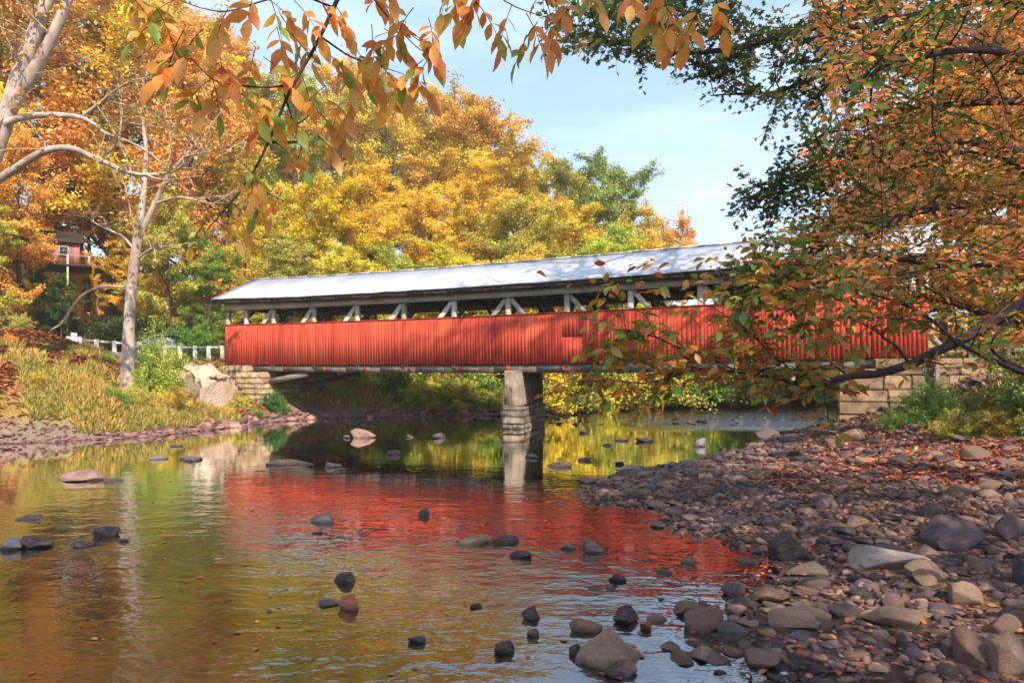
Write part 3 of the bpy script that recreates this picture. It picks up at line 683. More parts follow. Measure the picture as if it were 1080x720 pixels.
P2 = along(SHORE[6:11], 420, .35, smin=.2, smax=.7); merge_rocks('riprap', *P2, 'tumbled rocks at the waterline below the far bridge end', tone=.5, flat=(.4, .7), mat='shorestone')
P3 = along(SHORE[10:14], 450, .5, smin=.12, smax=.5); merge_rocks('shoal_gravel', *P3, 'pale gravel along the far bank upstream of the bridge', tone=.6, flat=(.3, .5), mat='shorestone')
nR = 700; PR = np.column_stack([RNG.uniform(1.5, 24, nR), RNG.uniform(31.5, 47, nR)]); PR = PR[terrain(PR)[1] < -.3]; PR = PR[_hash_noise(PR, .5) + RNG.normal(0, .25, len(PR)) > .0]
merge_rocks('riffle_stones', PR, np.full(len(PR), -.03), np.clip(RNG.lognormal(-1.5, .4, len(PR)), .1, .45), 'dark stones breaking the shallow riffle upstream of the bridge', tone=.15, flat=(.3, .55))

# earth and rock mound beside the left abutment
mound_c = at(214, 428, 33.6); V, T = rock_shape(77, 4, 1.0, 14, .06); r = np.random.default_rng(9)
V = V * [1.75, 1.8, 2.45]; V += r.normal(0, .05, V.shape)
mo = link('rock_mound', mesh_np('rock_mound', V, [T], {'rnd': np.full(len(V), .6)}, False), mat_simple('pale_rubble', (.46, .34, .26), (.74, .58, .46), 2.5, .95, 1, .12, useattr=0), loc=(-15.7, 34.9, .95), rz=.4)
tag(mo, 'pale bare mound of rubble and earth beside the far stone abutment', 'rock mound')

# ------------------------------------------------------------------ leaves and trees
def frame(X_, N_):
    X_ = X_ / (np.linalg.norm(X_, axis=1)[:, None] + 1e-9); Yv = np.cross(N_, X_); Yv /= np.linalg.norm(Yv, axis=1)[:, None] + 1e-9
    return X_, Yv, np.cross(X_, Yv)
LEAF6 = (np.array([(0, 0, 0), (.33, .25, .05), (.72, .20, .04), (1, 0, -.06), (.72, -.20, .04), (.33, -.25, .05)], float), np.array([(0, 5, 4, 3), (0, 3, 2, 1)]), None)
LEAF11 = (np.array([(0, 0, 0), (.28, 0, 0), (.58, 0, -.02), (.83, 0, -.07), (1.05, 0, -.14), (.22, .17, .03), (.55, .25, .03), (.83, .14, -.03), (.22, -.17, .03), (.55, -.25, .03), (.83, -.14, -.03)], float),
          np.array([(1, 2, 6, 5), (2, 3, 7, 6), (8, 9, 2, 1), (9, 10, 3, 2)]), np.array([(0, 1, 5), (0, 8, 1), (3, 4, 7), (10, 4, 3)]))
LEAF4 = (np.array([(0, 0, 0), (.5, .34, .06), (1, 0, -.05), (.5, -.34, .06)], float), None, np.array([(0, 2, 1), (0, 3, 2)]))
LOBED = (np.array([(0, 0, 0), (.35, 0, 0), (.65, 0, 0), (1, 0, -.05), (.2, .12, .02), (.42, .34, .05), (.5, .12, .02), (.78, .27, .05), (.8, .08, 0), (.2, -.12, .02), (.42, -.34, .05), (.5, -.12, .02), (.78, -.27, .05), (.8, -.08, 0)], float),
         np.array([(0, 1, 5, 4), (1, 2, 7, 6), (0, 9, 10, 1), (1, 11, 12, 2)]), np.array([(1, 6, 5), (2, 3, 8), (2, 8, 7), (1, 10, 11), (2, 13, 3), (2, 12, 13)]))
def leaves(tmpl, P, Xd, Nn, S, wid=1.0):
    V, Qt, Tt = tmpl; a, b, c = frame(Xd, Nn); n = len(P); m = len(V)
    W_ = P[:, None, :] + S[:, None, None] * (V[None, :, 0, None] * a[:, None, :] + wid * V[None, :, 1, None] * b[:, None, :] + V[None, :, 2, None] * c[:, None, :])
    off = (np.arange(n) * m)[:, None, None]; Fs = []
    if Qt is not None: Fs.append((Qt[None] + off).reshape(-1, 4))
    if Tt is not None: Fs.append((Tt[None] + off).reshape(-1, 3))
    return W_.reshape(-1, 3), Fs, m
def crown_mesh(name, tmpl, P, Xd, Nn, S, G, wid=1.0):
    V, Fs, m = leaves(tmpl, P, Xd, Nn, S, wid); rr = RNG.uniform(0, 1, len(P))
    return mesh_np(name, V, Fs, {'rnd': np.repeat(rr, m), 'grp': np.repeat(G, m)})
def unit(v): return v / (np.linalg.norm(v) + 1e-9)
def grow_tree(seed, H=10.0, spread=3.2, base=.18, nl=16, leafn=150, leaf=.10, sig=.30, trunk_r=.16, lean=.3, sq=.6, bush=False):
    """one tree of its own shape, 10 m high: trunk with limbs, branches and twigs; leaves in sprays round the twigs"""
    r = np.random.default_rng(seed); tb = MB(); tips = []
    n = 9; tz = np.linspace(0, H * .93, n); tx = np.cumsum(r.normal(0, .12, n)) * lean * 2; ty = np.cumsum(r.normal(0, .12, n)) * lean * 2; tx -= tx[0]; ty -= ty[0]
    TP = np.column_stack([tx, ty, tz])
    if not bush: tb.tube(TP, np.linspace(trunk_r, .02, n) * (1 + .5 * np.exp(-np.arange(n) * 1.6)), 7)
    def walk(p, d, L, r0, steps, wob, up):
        P = [p]; 
        for _ in range(steps): d = unit(d + r.normal(0, wob, 3) + [0, 0, up]); P.append(P[-1] + d * L / steps)
        return np.array(P)
    for k in range(nl):
        f = base + (1 - base) * (k + r.uniform(0, 1)) / nl; z = H * .93 * f
        if bush: p = np.array([r.normal(0, .25), r.normal(0, .25), 0.05])
        else: p = np.array([np.interp(z, tz, tx), np.interp(z, tz, ty), z])
        az = k * 2.4 + r.uniform(-.5, .5); g = (f - base) / (1 - base)
        Lb = spread * (math.sin(math.pi * min(max(.16 + g * .74, 0), 1)) ** .8) * r.uniform(.62, 1.2)
        el = .15 + g * .95 + r.uniform(-.15, .25)
        if bush: Lb = spread * r.uniform(.7, 1.15); el = r.uniform(.15, 1.4)
        d = np.array([math.cos(az) * math.cos(el), math.sin(az) * math.cos(el), math.sin(el)])
        LPp = walk(p, d, Lb, 0, 5, .16, .05); rb = .05 * (1.2 - g * .7) * (.5 if bush else 1)
        tb.tube(LPp, np.linspace(rb, .012, 6), 5)
        for q in range(8):
            t = r.uniform(.25, 1.0); i_ = min(int(t * 5), 4); p2 = LPp[i_] + (LPp[i_ + 1] - LPp[i_]) * (t * 5 - i_)
            d2 = unit(unit(LPp[i_ + 1] - LPp[i_]) * .8 + r.normal(0, .65, 3) * [1, 1, .6]); L2 = Lb * r.uniform(.28, .5)
            P2 = walk(p2, d2, L2, 0, 3, .2, .04); tb.tube(P2, np.linspace(.018, .007, 4), 4)
            for w in (1, 2, 3): tips.append((P2[w], unit(P2[w] - P2[w - 1]), r.uniform(.35, 1.2), r.uniform()))
        tips.append((LPp[-1], unit(LPp[-1] - LPp[-2]), 1.0, r.uniform())); tips.append((LPp[3], unit(LPp[3] - LPp[2]), .8, r.uniform()))
    if not bush: tips += [(TP[-1], np.array([0, 0, 1.0]), .9, .5), (TP[-2], np.array([0, 0, 1.0]), 1, .5)]
    P, Xd, Nn, S, G = [], [], [], [], []
    for (p, d, s, g) in tips:
        m = int(leafn * s * r.uniform(.5, 1.3)); q = r.normal(0, 1, (m, 3)); q /= np.linalg.norm(q, axis=1)[:, None]; q = q * (r.uniform(0, 1, (m, 1)) ** .6) * 1.75 * [1, 1, sq] * sig * s
        q = q + np.outer(r.uniform(-1.3, 1.3, m) * sig * s, d); P.append(p + q); x = r.normal(0, 1, (m, 3)) * [1, 1, .5] + d * .6 + [0, 0, -.25]; Xd.append(x)
        Nn.append(r.normal(0, .55, (m, 3)) + [0, 0, .9]); S.append(leaf * r.uniform(.6, 1.3, m)); G.append(np.clip(g + r.normal(0, .12, m), 0, 1))
    P = np.concatenate(P); ok = P[:, 2] > .05
    me = crown_mesh('crown', LEAF4, P[ok], np.concatenate(Xd)[ok], np.concatenate(Nn)[ok], np.concatenate(S)[ok], np.concatenate(G)[ok])
    Vt = np.concatenate(tb.V); mt = mesh_np('trunk', Vt, [np.concatenate(tb.Q)], {'rnd': np.concatenate(tb.R)}, True)
    return mt, me
def with_height(q):
    mt, me = q; co = np.empty(len(me.vertices) * 3, np.float32); me.vertices.foreach_get('co', co); q[1]['top'] = float(np.percentile(co[2::3], 99.6)); return q
_grow = grow_tree
def grow_tree(*a, **k): return with_height(_grow(*a, **k))
VAR = {
 'broad': [grow_tree(s, spread=3.4, base=.16, nl=19, leafn=185, leaf=.105, sig=.25, sq=.55) for s in (1, 2, 3)],
 'tall': [grow_tree(s, spread=2.1, base=.14, nl=20, leafn=150, leaf=.105, sig=.22, sq=.6) for s in (11, 12)],
 'open': [grow_tree(s, spread=3.0, base=.25, nl=15, leafn=75, leaf=.11, sig=.26, lean=.5) for s in (21, 22)],
 'bush': [grow_tree(s, H=4, spread=3.2, nl=22, leafn=85, leaf=.12, sig=.27, bush=True, sq=.8) for s in (31, 32, 33)],
 'twiggy': [grow_tree(s, H=4, spread=3.4, nl=20, leafn=40, leaf=.12, sig=.26, bush=True, sq=.8) for s in (41, 42)],
}
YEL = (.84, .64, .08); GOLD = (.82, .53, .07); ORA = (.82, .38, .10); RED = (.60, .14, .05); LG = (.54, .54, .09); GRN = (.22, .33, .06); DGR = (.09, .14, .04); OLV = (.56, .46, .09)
used_first = set()
def plant(kind, px, d, ytop, color, label, group, wf=1.0, name='tree', cat='tree', barkmat='bark', x=None, zbase=None, v=None, alt=None):
    x = (px - 540) / F * d if x is None else x
    z = gz(x, d) - .1 if zbase is None else zbase
    top = ZC + (HOR - ytop) / F * d
    H = max(top - z, .5); vi = random.randrange(len(VAR[kind])) if v is None else v; mt, me = VAR[kind][vi]
    base = me['top']
    s = H / base; root = empty(name, (x, d, z), random.uniform(0, 6.28)); tag(root, label, cat, group)
    t = link('stems' if kind in ('bush', 'twiggy') else 'trunk', mt, M[barkmat], root); c = link('leaves' if kind in ('bush', 'twiggy') else 'crown', me, M['crown'], root)
    j = np.array(color) * np.random.default_rng(int(px * 7 + d * 13 + ytop) % 9999).uniform(.88, 1.12, 3); c.color = (*np.clip(j, 0, 1), 1)
    root.scale = (s * wf, s * wf, s); return root
TG = 'autumn trees on the wooded hillside beyond the bridge'
far_trees = [
 ('broad', 215, 72, 20, ORA, 'rusty orange tall tree high behind the pale mid sycamore'),
 ('broad', 262, 74, 62, OLV, 'olive tree top with sky gaps behind the hanging leaves'),
 ('broad', 312, 70, 70, LG, 'pale green tree crown behind the dark hanging twig'),
 ('broad', 362, 74, 64, GOLD, 'golden tree crown just right of the hanging twig'),
 ('open', 412, 72, 78, OLV, 'grey-green loose tree top behind the drooping orange leaves'),
 ('broad', 455, 70, 92, GOLD, 'golden tree on the skyline with bare branches showing'),
 ('broad', 500, 68, 100, (.82, .50, .09), 'highest orange-gold tree on the skyline next to the open sky'),
 ('broad', 545, 70, 150, GOLD, 'golden tree stepping down beside the tallest skyline tree'),
 ('broad', 585, 72, 166, OLV, 'olive gold skyline tree midway down the ridge'),
 ('broad', 613, 74, 188, (.70, .40, .09), 'rusty tree with bare twigs left of the round green tree'),
 ('broad', 643, 70, 164, (.36, .40, .10), 'round green tree standing out on the ridge line'),
 ('open', 690, 66, 214, GOLD, 'low orange-gold tree near the end of the ridge'),
 ('open', 720, 60, 226, (.76, .42, .10), 'airy orange tree at the ridge end above the roof'),
 ('broad', 235, 84, 84, GOLD, 'farthest gold tree left of the sky gaps over the ridge'),
 ('broad', 285, 86, 108, YEL, 'farthest yellow tree under the sky gaps over the ridge'),
 ('broad', 335, 84, 100, OLV, 'farthest olive tree behind the pale green crown on the ridge'),
 ('broad', 385, 86, 106, YEL, 'farthest yellow tree behind the golden ridge crown'),
 ('broad', 435, 84, 118, GOLD, 'farthest gold tree between the skyline crowns'),
 ('broad', 480, 86, 120, YEL, 'farthest yellow tree under the tallest skyline crown'),
 ('broad', 570, 86, 190, GOLD, 'farthest gold tree behind the olive ridge tree'),
 ('broad', 165, 60, -10, GOLD, 'tall gold tree behind the pale mid sycamore'),
 ('broad', 240, 56, 150, GOLD, 'gold tree behind the end of the hanging twig'),
 ('broad', 298, 54, 196, YEL, 'lemon yellow tree left of the bridge roof peak'),
 ('broad', 345, 52, 194, (.72, .52, .04), 'brightest yellow tree above the left bridge roof'),
 ('broad', 398, 56, 178, YEL, 'yellow tree next to the brightest yellow one'),
 ('broad', 450, 54, 198, GOLD, 'gold tree behind the left third of the roof'),
 ('broad', 500, 58, 172, YEL, 'yellow tree below the highest skyline tree'),
 ('broad', 548, 54, 214, OLV, 'olive gold tree behind the middle of the roof'),
 ('broad', 600, 58, 218, GOLD, 'gold bushy tree below the rusty skyline tree'),
 ('broad', 650, 56, 238, LG, 'yellow-green tree under the round green tree'),
 ('broad', 480, 46, 258, YEL, 'low yellow-green tree right behind the roof middle'),
 ('broad', 420, 46, 262, LG, 'low pale green tree peeping over the roof'),
 ('broad', 360, 45, 258, YEL, 'low yellow tree behind the bridge roof near its peak'),
 ('broad', 300, 47, 250, LG, 'light green tree at the roof peak'),
 ('broad', 560, 48, 262, GOLD, 'low gold tree behind the roof past the middle'),
 ('broad', 630, 50, 256, LG, 'low green-gold tree touching the roof line'),
 ('broad', 700, 52, 252, GOLD, 'low orange-gold tree at the roof line under the ridge end'),
]
for k, (kd, px, d, yt, c, lab) in enumerate(far_trees): plant(kd, px, d, yt, c, lab, TG, wf=random.uniform(.9, 1.15) * (1.25 if yt > 160 else 1.0))
LG_ = 'trees on the wooded left bank behind the road'
left_trees = [
 ('broad', 120, 52, -60, ORA, 'tall orange tree filling the upper left behind the pale limbs', 1.0),
 ('broad', 60, 46, -90, GOLD, 'very tall gold tree behind the upper left trunk', 1.0),
 ('broad', -10, 44, -110, ORA, 'tall orange tree at the upper left corner', 1.0),
 ('broad', 200, 48, 30, ORA, 'orange tree just right of the pale mid sycamore crown', .9),
 ('tall', -70, 36, -60, YEL, 'yellow tree at the extreme left behind the pale trunk', 1.0),
 ('broad', 20, 35, 130, ORA, 'small orange-green tree by the road at the left edge', .9),
 ('broad', -30, 33, 200, LG, 'low green-yellow tree at the left edge over the road', 1.2),
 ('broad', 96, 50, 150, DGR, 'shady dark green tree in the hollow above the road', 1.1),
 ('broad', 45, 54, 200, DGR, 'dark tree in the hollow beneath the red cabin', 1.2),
 ('broad', 178, 43, 206, LG, 'light yellow-green tree right of the pale mid sycamore trunk', .9),
 ('broad', 222, 44, 250, GRN, 'green tree just left of the bridge gable', 1.0),
 ('broad', 262, 50, 232, YEL, 'yellow-green tree over the left roof end', 1.0),
 ('broad', 140, 47, 240, GOLD, 'small gold tree behind the pale mid sycamore trunk', .9),
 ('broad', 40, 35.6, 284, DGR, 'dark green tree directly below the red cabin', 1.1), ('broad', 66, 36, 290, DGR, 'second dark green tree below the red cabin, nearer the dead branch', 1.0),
 ('broad', 90, 40, 262, ORA, 'orange shrubby tree beneath the arching dead branch', .7)]
for kd, px, d, yt, c, lab, wf in left_trees: plant(kd, px, d, yt, c, lab, LG_, wf=wf)
RG_ = 'trees behind the near end of the bridge'
for kd, px, d, yt, c, lab, wf in [
 ('broad', 1000, 40, 40, ORA, 'bright orange tree glowing behind the right canopy', 1.0), ('broad', 1075, 34, -20, GOLD, 'gold tree at the right edge behind the canopy', 1.0), ('broad', 945, 50, 130, ORA, 'orange tree behind the near bridge end', 1.0),
 ('broad', 1130, 28, 60, ORA, 'orange tree cut by the right edge of the frame', 1.0), ('broad', 1040, 29, 250, OLV, 'low olive tree above the right bank bushes', 1.1),
 ('broad', 840, 60, 305, YEL, 'low yellow tree seen through the bridge openings on the right', 1.4), ('broad', 770, 60, 300, LG, 'low green tree seen through the bridge openings', 1.4), ('broad', 900, 58, 290, GOLD, 'low gold tree behind the near siding end', 1.3)]:
    plant(kd, px, d, yt, c, lab, RG_, wf=wf)
# bushes along the far bank, seen under the bridge
SG = 'bushes along the far bank under the bridge'
cols = [LG, GRN, YEL, LG, OLV, YEL, (.2, .3, .04)]; cn = ['pale green', 'deep green', 'yellow', 'lime green', 'olive', 'golden', 'fresh green']
for k in range(22):
    px = 352 + k * 26; d = (44.0 if px < 560 else 42.0) + random.uniform(0, 2.0)
    while terrain([((px - 540) / F * d, d)])[1][0] < .8 and d < 70: d += .5
    ref = ('left of the pier' if px < 530 else 'behind the pier' if px < 580 else 'right of the pier' if px < 740 else 'above the riffle near the abutment')
    plant('bush', px, d, random.uniform(335, 362), cols[k % 7], f'{cn[k % 7]} bush number {k} on the far bank {ref}'.replace(f' number {k}', ''), SG + ' ' + ref, wf=1.15, name='bush', cat='bush')
for k in range(12):
    px = 345 + k * 46; d = 41.0 + (k % 3) * .8
    while terrain([((px - 540) / F * d, d)])[1][0] < .35 and d < 70: d += .25
    plant('bush', px, d, random.uniform(402, 412), cols[(k * 3 + 1) % 7], f'low {cn[(k * 3 + 1) % 7]} shrub at the far waterline, {["leftmost", "second", "third", "fourth", "fifth", "sixth", "seventh", "eighth", "ninth", "tenth", "eleventh", "last"][k]} counted from the far abutment', 'low shrubs at the far waterline', wf=1.5, name='shrub', cat='shrub')
for k in range(9):
    px = 352 + k * 21; plant('bush', px, 40.2 + (k % 2) * .8, random.uniform(398, 412), [LG, YEL, OLV, GRN][k % 4], f'{["light green", "yellow", "olive", "green"][k % 4]} waterside shrub in the shade of the bridge, {["nearest the far abutment", "second from the far abutment", "third from the far abutment", "fourth from the far abutment", "halfway to the pier", "just past halfway to the pier", "third left of the pier", "second left of the pier", "nearest the pier"][k]}', 'waterside shrubs in the bridge shade', wf=1.5, name='shrub', cat='shrub')
# left bank bushes
for kd, px, d, yt, c, lab, wf in [
 ('bush', 160, 31, 350, LG, 'tall yellow-green bush beside the pale mid sycamore trunk', .62), ('bush', 112, 31.5, 372, GRN, 'green bush left of the pale mid sycamore trunk', .8),
 ('twiggy', 180, 29.5, 408, YEL, 'yellow twiggy bush before the pale mound', .9), ('bush', 70, 30, 378, OLV, 'olive bush on the slope under the road', .9), ('twiggy', 140, 27.5, 405, OLV, 'brownish thicket on the bank edge', 1.3),
 ('bush', 120, 26.5, 408, GRN, 'dark green thicket above the left waterline', 1.0), ('twiggy', 92, 27, 412, ORA, 'rusty weeds above the left waterline', 1.2), ('twiggy', 40, 26, 418, GOLD, 'golden weeds on the leaf-covered left slope', 1.2),
 ('bush', 290, 35.0, 412, (.10, .24, .05), 'vivid green shrub at the foot of the far abutment', .75), ('bush', 272, 33.4, 432, (.12, .3, .03), 'low bright green clump by the far abutment waterline', .8), ('twiggy', 240, 32.5, 430, YEL, 'low yellow weeds below the pale mound', 1.2),
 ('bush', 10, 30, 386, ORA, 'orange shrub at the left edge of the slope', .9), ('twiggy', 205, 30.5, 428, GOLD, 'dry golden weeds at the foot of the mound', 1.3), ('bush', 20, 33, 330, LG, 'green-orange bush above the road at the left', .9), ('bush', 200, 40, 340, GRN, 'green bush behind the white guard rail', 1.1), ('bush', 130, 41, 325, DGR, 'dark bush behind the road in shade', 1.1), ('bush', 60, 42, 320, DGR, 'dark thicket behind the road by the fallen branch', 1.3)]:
    plant(kd, px, d, yt, c, lab, 'bushes on the left bank', wf=wf, name='bush', cat='bush')
for kd, px, d, yt, c, lab, wf in [
 ('bush', 985, 20.5, 400, GRN, 'dark green bush beside the near abutment', .9), ('bush', 1040, 19, 405, (.30, .24, .05), 'olive-gold bush on the right bank', 1.0), ('bush', 1085, 18, 395, (.26, .28, .05), 'yellow-green bush at the right edge', 1.0), ('twiggy', 945, 20.5, 425, GRN, 'leafy weeds before the near abutment wall', 1.0),
 ('twiggy', 1010, 18, 432, OLV, 'low yellow weeds edging the leaf litter', 1.2), ('twiggy', 1060, 17, 430, OLV, 'low golden weeds at the right above the litter', 1.2), ('bush', 1110, 17, 360, GRN, 'green bush cut by the right frame edge', 1.0), ('bush', 1030, 25, 350, GRN, 'green bush on top of the right bank by the bridge', 1.0), ('bush', 1090, 24, 340, ORA, 'orange bush on the right bank top', 1.0)]:
    plant(kd, px, d, yt, c, lab, 'bushes on the right bank', wf=wf, name='bush', cat='bush')

# ---- trees drawn limb by limb (the ones whose own limbs the photo shows)
class Limbs:
    def __init__(s, seed): s.r = np.random.default_rng(seed); s.tb = MB(); s.P = []; s.X = []; s.N = []; s.S = []; s.G = []
    def smooth(s, P, R, m=4):
        P = np.asarray(P, float); n = len(P); t = np.arange(n); tt = np.linspace(0, n - 1, (n - 1) * m + 1)
        Pe = np.vstack([2 * P[0] - P[1], P, 2 * P[-1] - P[-2]]); out = []
        for u in tt:
            k = min(int(u), n - 2); f = u - k; p0, p1, p2, p3 = Pe[k], Pe[k + 1], Pe[k + 2], Pe[k + 3]
            out.append(.5 * ((2 * p1) + (-p0 + p2) * f + (2 * p0 - 5 * p1 + 4 * p2 - p3) * f * f + (-p0 + 3 * p1 - 3 * p2 + p3) * f ** 3))
        return np.array(out), np.interp(tt, t, R)
    def limb(s, P, R, k=7, wob=0.0, m=4):
        P, R = s.smooth(P, R, m)
        if wob: P = P + np.cumsum(s.r.normal(0, wob, P.shape), 0) * np.linspace(0, 1, len(P))[:, None]
        s.tb.tube(P, R, k); return P, R
    def leafrun(s, P, step, size, spread=.9, hang=.3, g=None, upn=.6, start=0):
        """leaves alternating along a twig"""
        seg = np.linalg.norm(np.diff(P, axis=0), axis=1); cs = np.concatenate([[0], np.cumsum(seg)]); n = max(int(cs[-1] / step), 2)
        g = s.r.uniform() if g is None else g; T = np.gradient(P, axis=0)
        for k in range(n + 1):
            u = min((k + s.r.uniform(-.3, .3) + start) / n, 1) * cs[-1]; u = max(u, 0); p = np.array([np.interp(u, cs, P[:, a]) for a in range(3)]); t = unit(np.array([np.interp(u, cs, T[:, a]) for a in range(3)]))
            side = unit(np.cross(t, [0, 0, 1.0]) + s.r.normal(0, .25, 3)) * (1 if k % 2 else -1)
            x = t * (.55 if k < n else 1.2) + side * spread + [0, 0, -hang] + s.r.normal(0, .22, 3)
            s.P.append(p); s.X.append(x); s.N.append(s.r.normal(0, .35, 3) + [0, 0, upn]); s.S.append(size * s.r.uniform(.6, 1.2)); s.G.append(np.clip(g + s.r.normal(0, .12), 0, 1))
    def ramify(s, P, R, n, L, flat=.35, up=.0, levels=2, n2=5, step=.06, size=.08, t0=.15, hang=.3, rt=.006, fwd=.5, gmap=None, keep=None):
        """branches off a limb, twigs off each branch, leaves along each twig"""
        T = np.gradient(P, axis=0)
        for q in range(n):
            u = s.r.uniform(t0, 1) * (len(P) - 1); k = min(int(u), len(P) - 2); p = P[k] + (P[k + 1] - P[k]) * (u - k); t = unit(T[k])
            d = unit(t * fwd + s.r.normal(0, .6, 3) * [1, 1, flat] + [0, 0, up]); Lq = L * s.r.uniform(.45, 1.15); B = [p]
            for _ in range(4): d = unit(d + s.r.normal(0, .15, 3) + [0, 0, up * .2 - .02]); B.append(B[-1] + d * Lq / 4)
            B = np.array(B)
            if keep is not None and not keep(B[-1]): continue
            r0 = min(rt * 2.2, R[k] * .7); s.tb.tube(B, np.linspace(r0, rt * .35, 5), 4); g = s.r.uniform() if gmap is None else gmap(B[-1])
            if levels > 1:
                for w in range(n2):
                    t_ = s.r.uniform(.2, 1) * 4; kk = min(int(t_), 3); p2 = B[kk] + (B[kk + 1] - B[kk]) * (t_ - kk); d2 = unit(unit(B[kk + 1] - B[kk]) * .6 + s.r.normal(0, .6, 3) * [1, 1, flat]); C = [p2]
                    for _ in range(3): d2 = unit(d2 + s.r.normal(0, .15, 3) + [0, 0, -.04]); C.append(C[-1] + d2 * Lq * .4 / 3)
                    C = np.array(C); s.tb.tube(C, np.linspace(rt * .6, rt * .25, 4), 3); s.leafrun(C, step, size, hang=hang, g=np.clip(g + s.r.normal(0, .1), 0, 1))
            s.leafrun(B[1:], step * 1.3, size, hang=hang, g=g)
    def build(s, name, label, cat, tmpl, leafmat, barkmat, base, group=None, wid=1.0):
        root = empty(name, base); tag(root, label, cat, group); off = np.array(base)
        V = np.concatenate(s.tb.V) - off; link('trunk', mesh_np('trunk', V, [np.concatenate(s.tb.Q)], {'rnd': np.concatenate(s.tb.R)}, True), M[barkmat], root)
        if s.P: link('crown', crown_mesh('crown', tmpl, np.array(s.P) - off, np.array(s.X), np.array(s.N), np.array(s.S), np.array(s.G), wid), M[leafmat], root)
        print(name, 'leaves', len(s.P)); return root
def pxl(L): return [at(*p[:3]) for p in L], [p[3] for p in L]

# pale sycamore on the bank, mid left
t = Limbs(51)
bx, by = (134 - 540) / F * 30, 30.0; zb = gz(bx, by) - .3
P0, R0 = t.limb(*[[np.array([bx, by, zb])] + pxl([(136, 345, 30, .24), (140, 290, 30, .21), (146, 245, 30, .19), (151, 205, 30, .13), (154, 160, 30.3, .09), (150, 110, 30.5, .06), (158, 60, 30.8, .03)])[0], [.34, .24, .21, .19, .13, .09, .06, .03]], k=9)
for L in ([(147, 250, 30, .15), (163, 215, 29.8, .12), (176, 188, 29.6, .10), (195, 165, 29.5, .07), (215, 140, 29.3, .05), (240, 110, 29, .02)], [(176, 190, 29.6, .08), (180, 150, 29.2, .05), (172, 100, 29, .03), (178, 60, 28.8, .015)],
          [(163, 215, 29.8, .07), (190, 208, 29.4, .05), (225, 214, 29, .03), (250, 200, 28.8, .015)], [(151, 215, 30, .07), (138, 180, 30.2, .05), (120, 140, 30.4, .03), (100, 110, 30.6, .015)],
          [(141, 262, 30, .06), (128, 248, 30.2, .05), (108, 238, 30.5, .03), (92, 225, 30.6, .015)], [(142, 275, 30, .05), (160, 262, 29.8, .04), (182, 258, 29.6, .02)],
          [(145, 255, 30, .05), (140, 232, 29.7, .04), (136, 205, 29.5, .03), (128, 180, 29.3, .015)], [(195, 165, 29.5, .05), (230, 158, 29, .035), (262, 150, 28.6, .02)]):
    p, r_ = t.limb(*pxl(L), k=6, wob=.02); t.ramify(p, r_, 7, 1.6, flat=.8, up=.15, n2=3, step=.22, size=.19, rt=.014, t0=.4)
t.ramify(P0, R0, 10, 2.2, flat=.8, up=.2, n2=3, step=.22, size=.19, rt=.016, t0=.55)
t.build('sycamore_tree', 'pale-barked forked sycamore rising from the left bank before the road', 'tree', LEAF6, 'syc', 'palebark', (bx, by, zb + .3), wid=1.5)
# arching dead branch
t = Limbs(52); t.limb(*pxl([(132, 303, 30.6, .05), (112, 302, 31, .06), (92, 308, 31.5, .06), (78, 322, 32, .06), (66, 340, 32.4, .06), (54, 348, 32.8, .04)]), k=6)
t.build('dead_branch', 'bare pale branch arching down over the dark hollow', 'branch', LEAF6, 'syc', 'palebark', tuple(at(54, 350, 32.8)))
# big pale sycamore, upper left corner
t = Limbs(53); bx, by = -21.3, 24.5; zb = gz(bx, by) - .3
P0, R0 = t.limb([np.array([bx, by, zb]), at(-55, 260, 24.3), at(-20, 195, 24), at(4, 130, 24), at(22, 75, 24), at(42, 20, 24), at(66, -40, 24), at(90, -140, 24)], [.45, .34, .30, .28, .26, .22, .17, .06], k=11)
for L in ([(2, 150, 24, .22), (12, 90, 23.8, .0)][:0], [(8, 118, 24, .26), (45, 60, 23.7, .2), (70, 5, 23.5, .16), (88, -60, 23.4, .08)],
          [(-25, 205, 24, .16), (10, 182, 23.7, .14), (45, 160, 23.5, .12), (75, 156, 23.3, .11), (105, 168, 23.1, .09), (150, 183, 23, .07), (190, 176, 22.8, .045), (218, 150, 22.6, .02)],
          [(-10, 140, 24, .13), (15, 126, 23.8, .12), (50, 120, 23.5, .10), (85, 124, 23.3, .08), (108, 140, 23.1, .06), (140, 152, 23, .04), (168, 172, 22.8, .02)],
          [(105, 168, 23.1, .05), (122, 150, 23.2, .04), (128, 118, 23.3, .03), (122, 88, 23.4, .015)], [(85, 124, 23.3, .05), (130, 90, 23, .035), (155, 84, 22.8, .015)], [(150, 183, 23, .04), (175, 190, 22.7, .03), (212, 186, 22.4, .015)]):
    if not L: continue
    p, r_ = t.limb(*pxl(L), k=7, wob=.02); t.ramify(p, r_, 9, 1.7, flat=.8, up=.1, n2=4, step=.17, size=.15, rt=.012, t0=.25)
t.ramify(P0, R0, 26, 3.2, flat=.9, up=.0, n2=6, step=.16, size=.15, rt=.016, t0=.45)
t.build('sycamore_tree', 'thick pale sycamore leaning across the upper left corner with long bare limbs', 'tree', LEAF6, 'syc', 'palebark', (bx, by, zb + .3), wid=1.5)

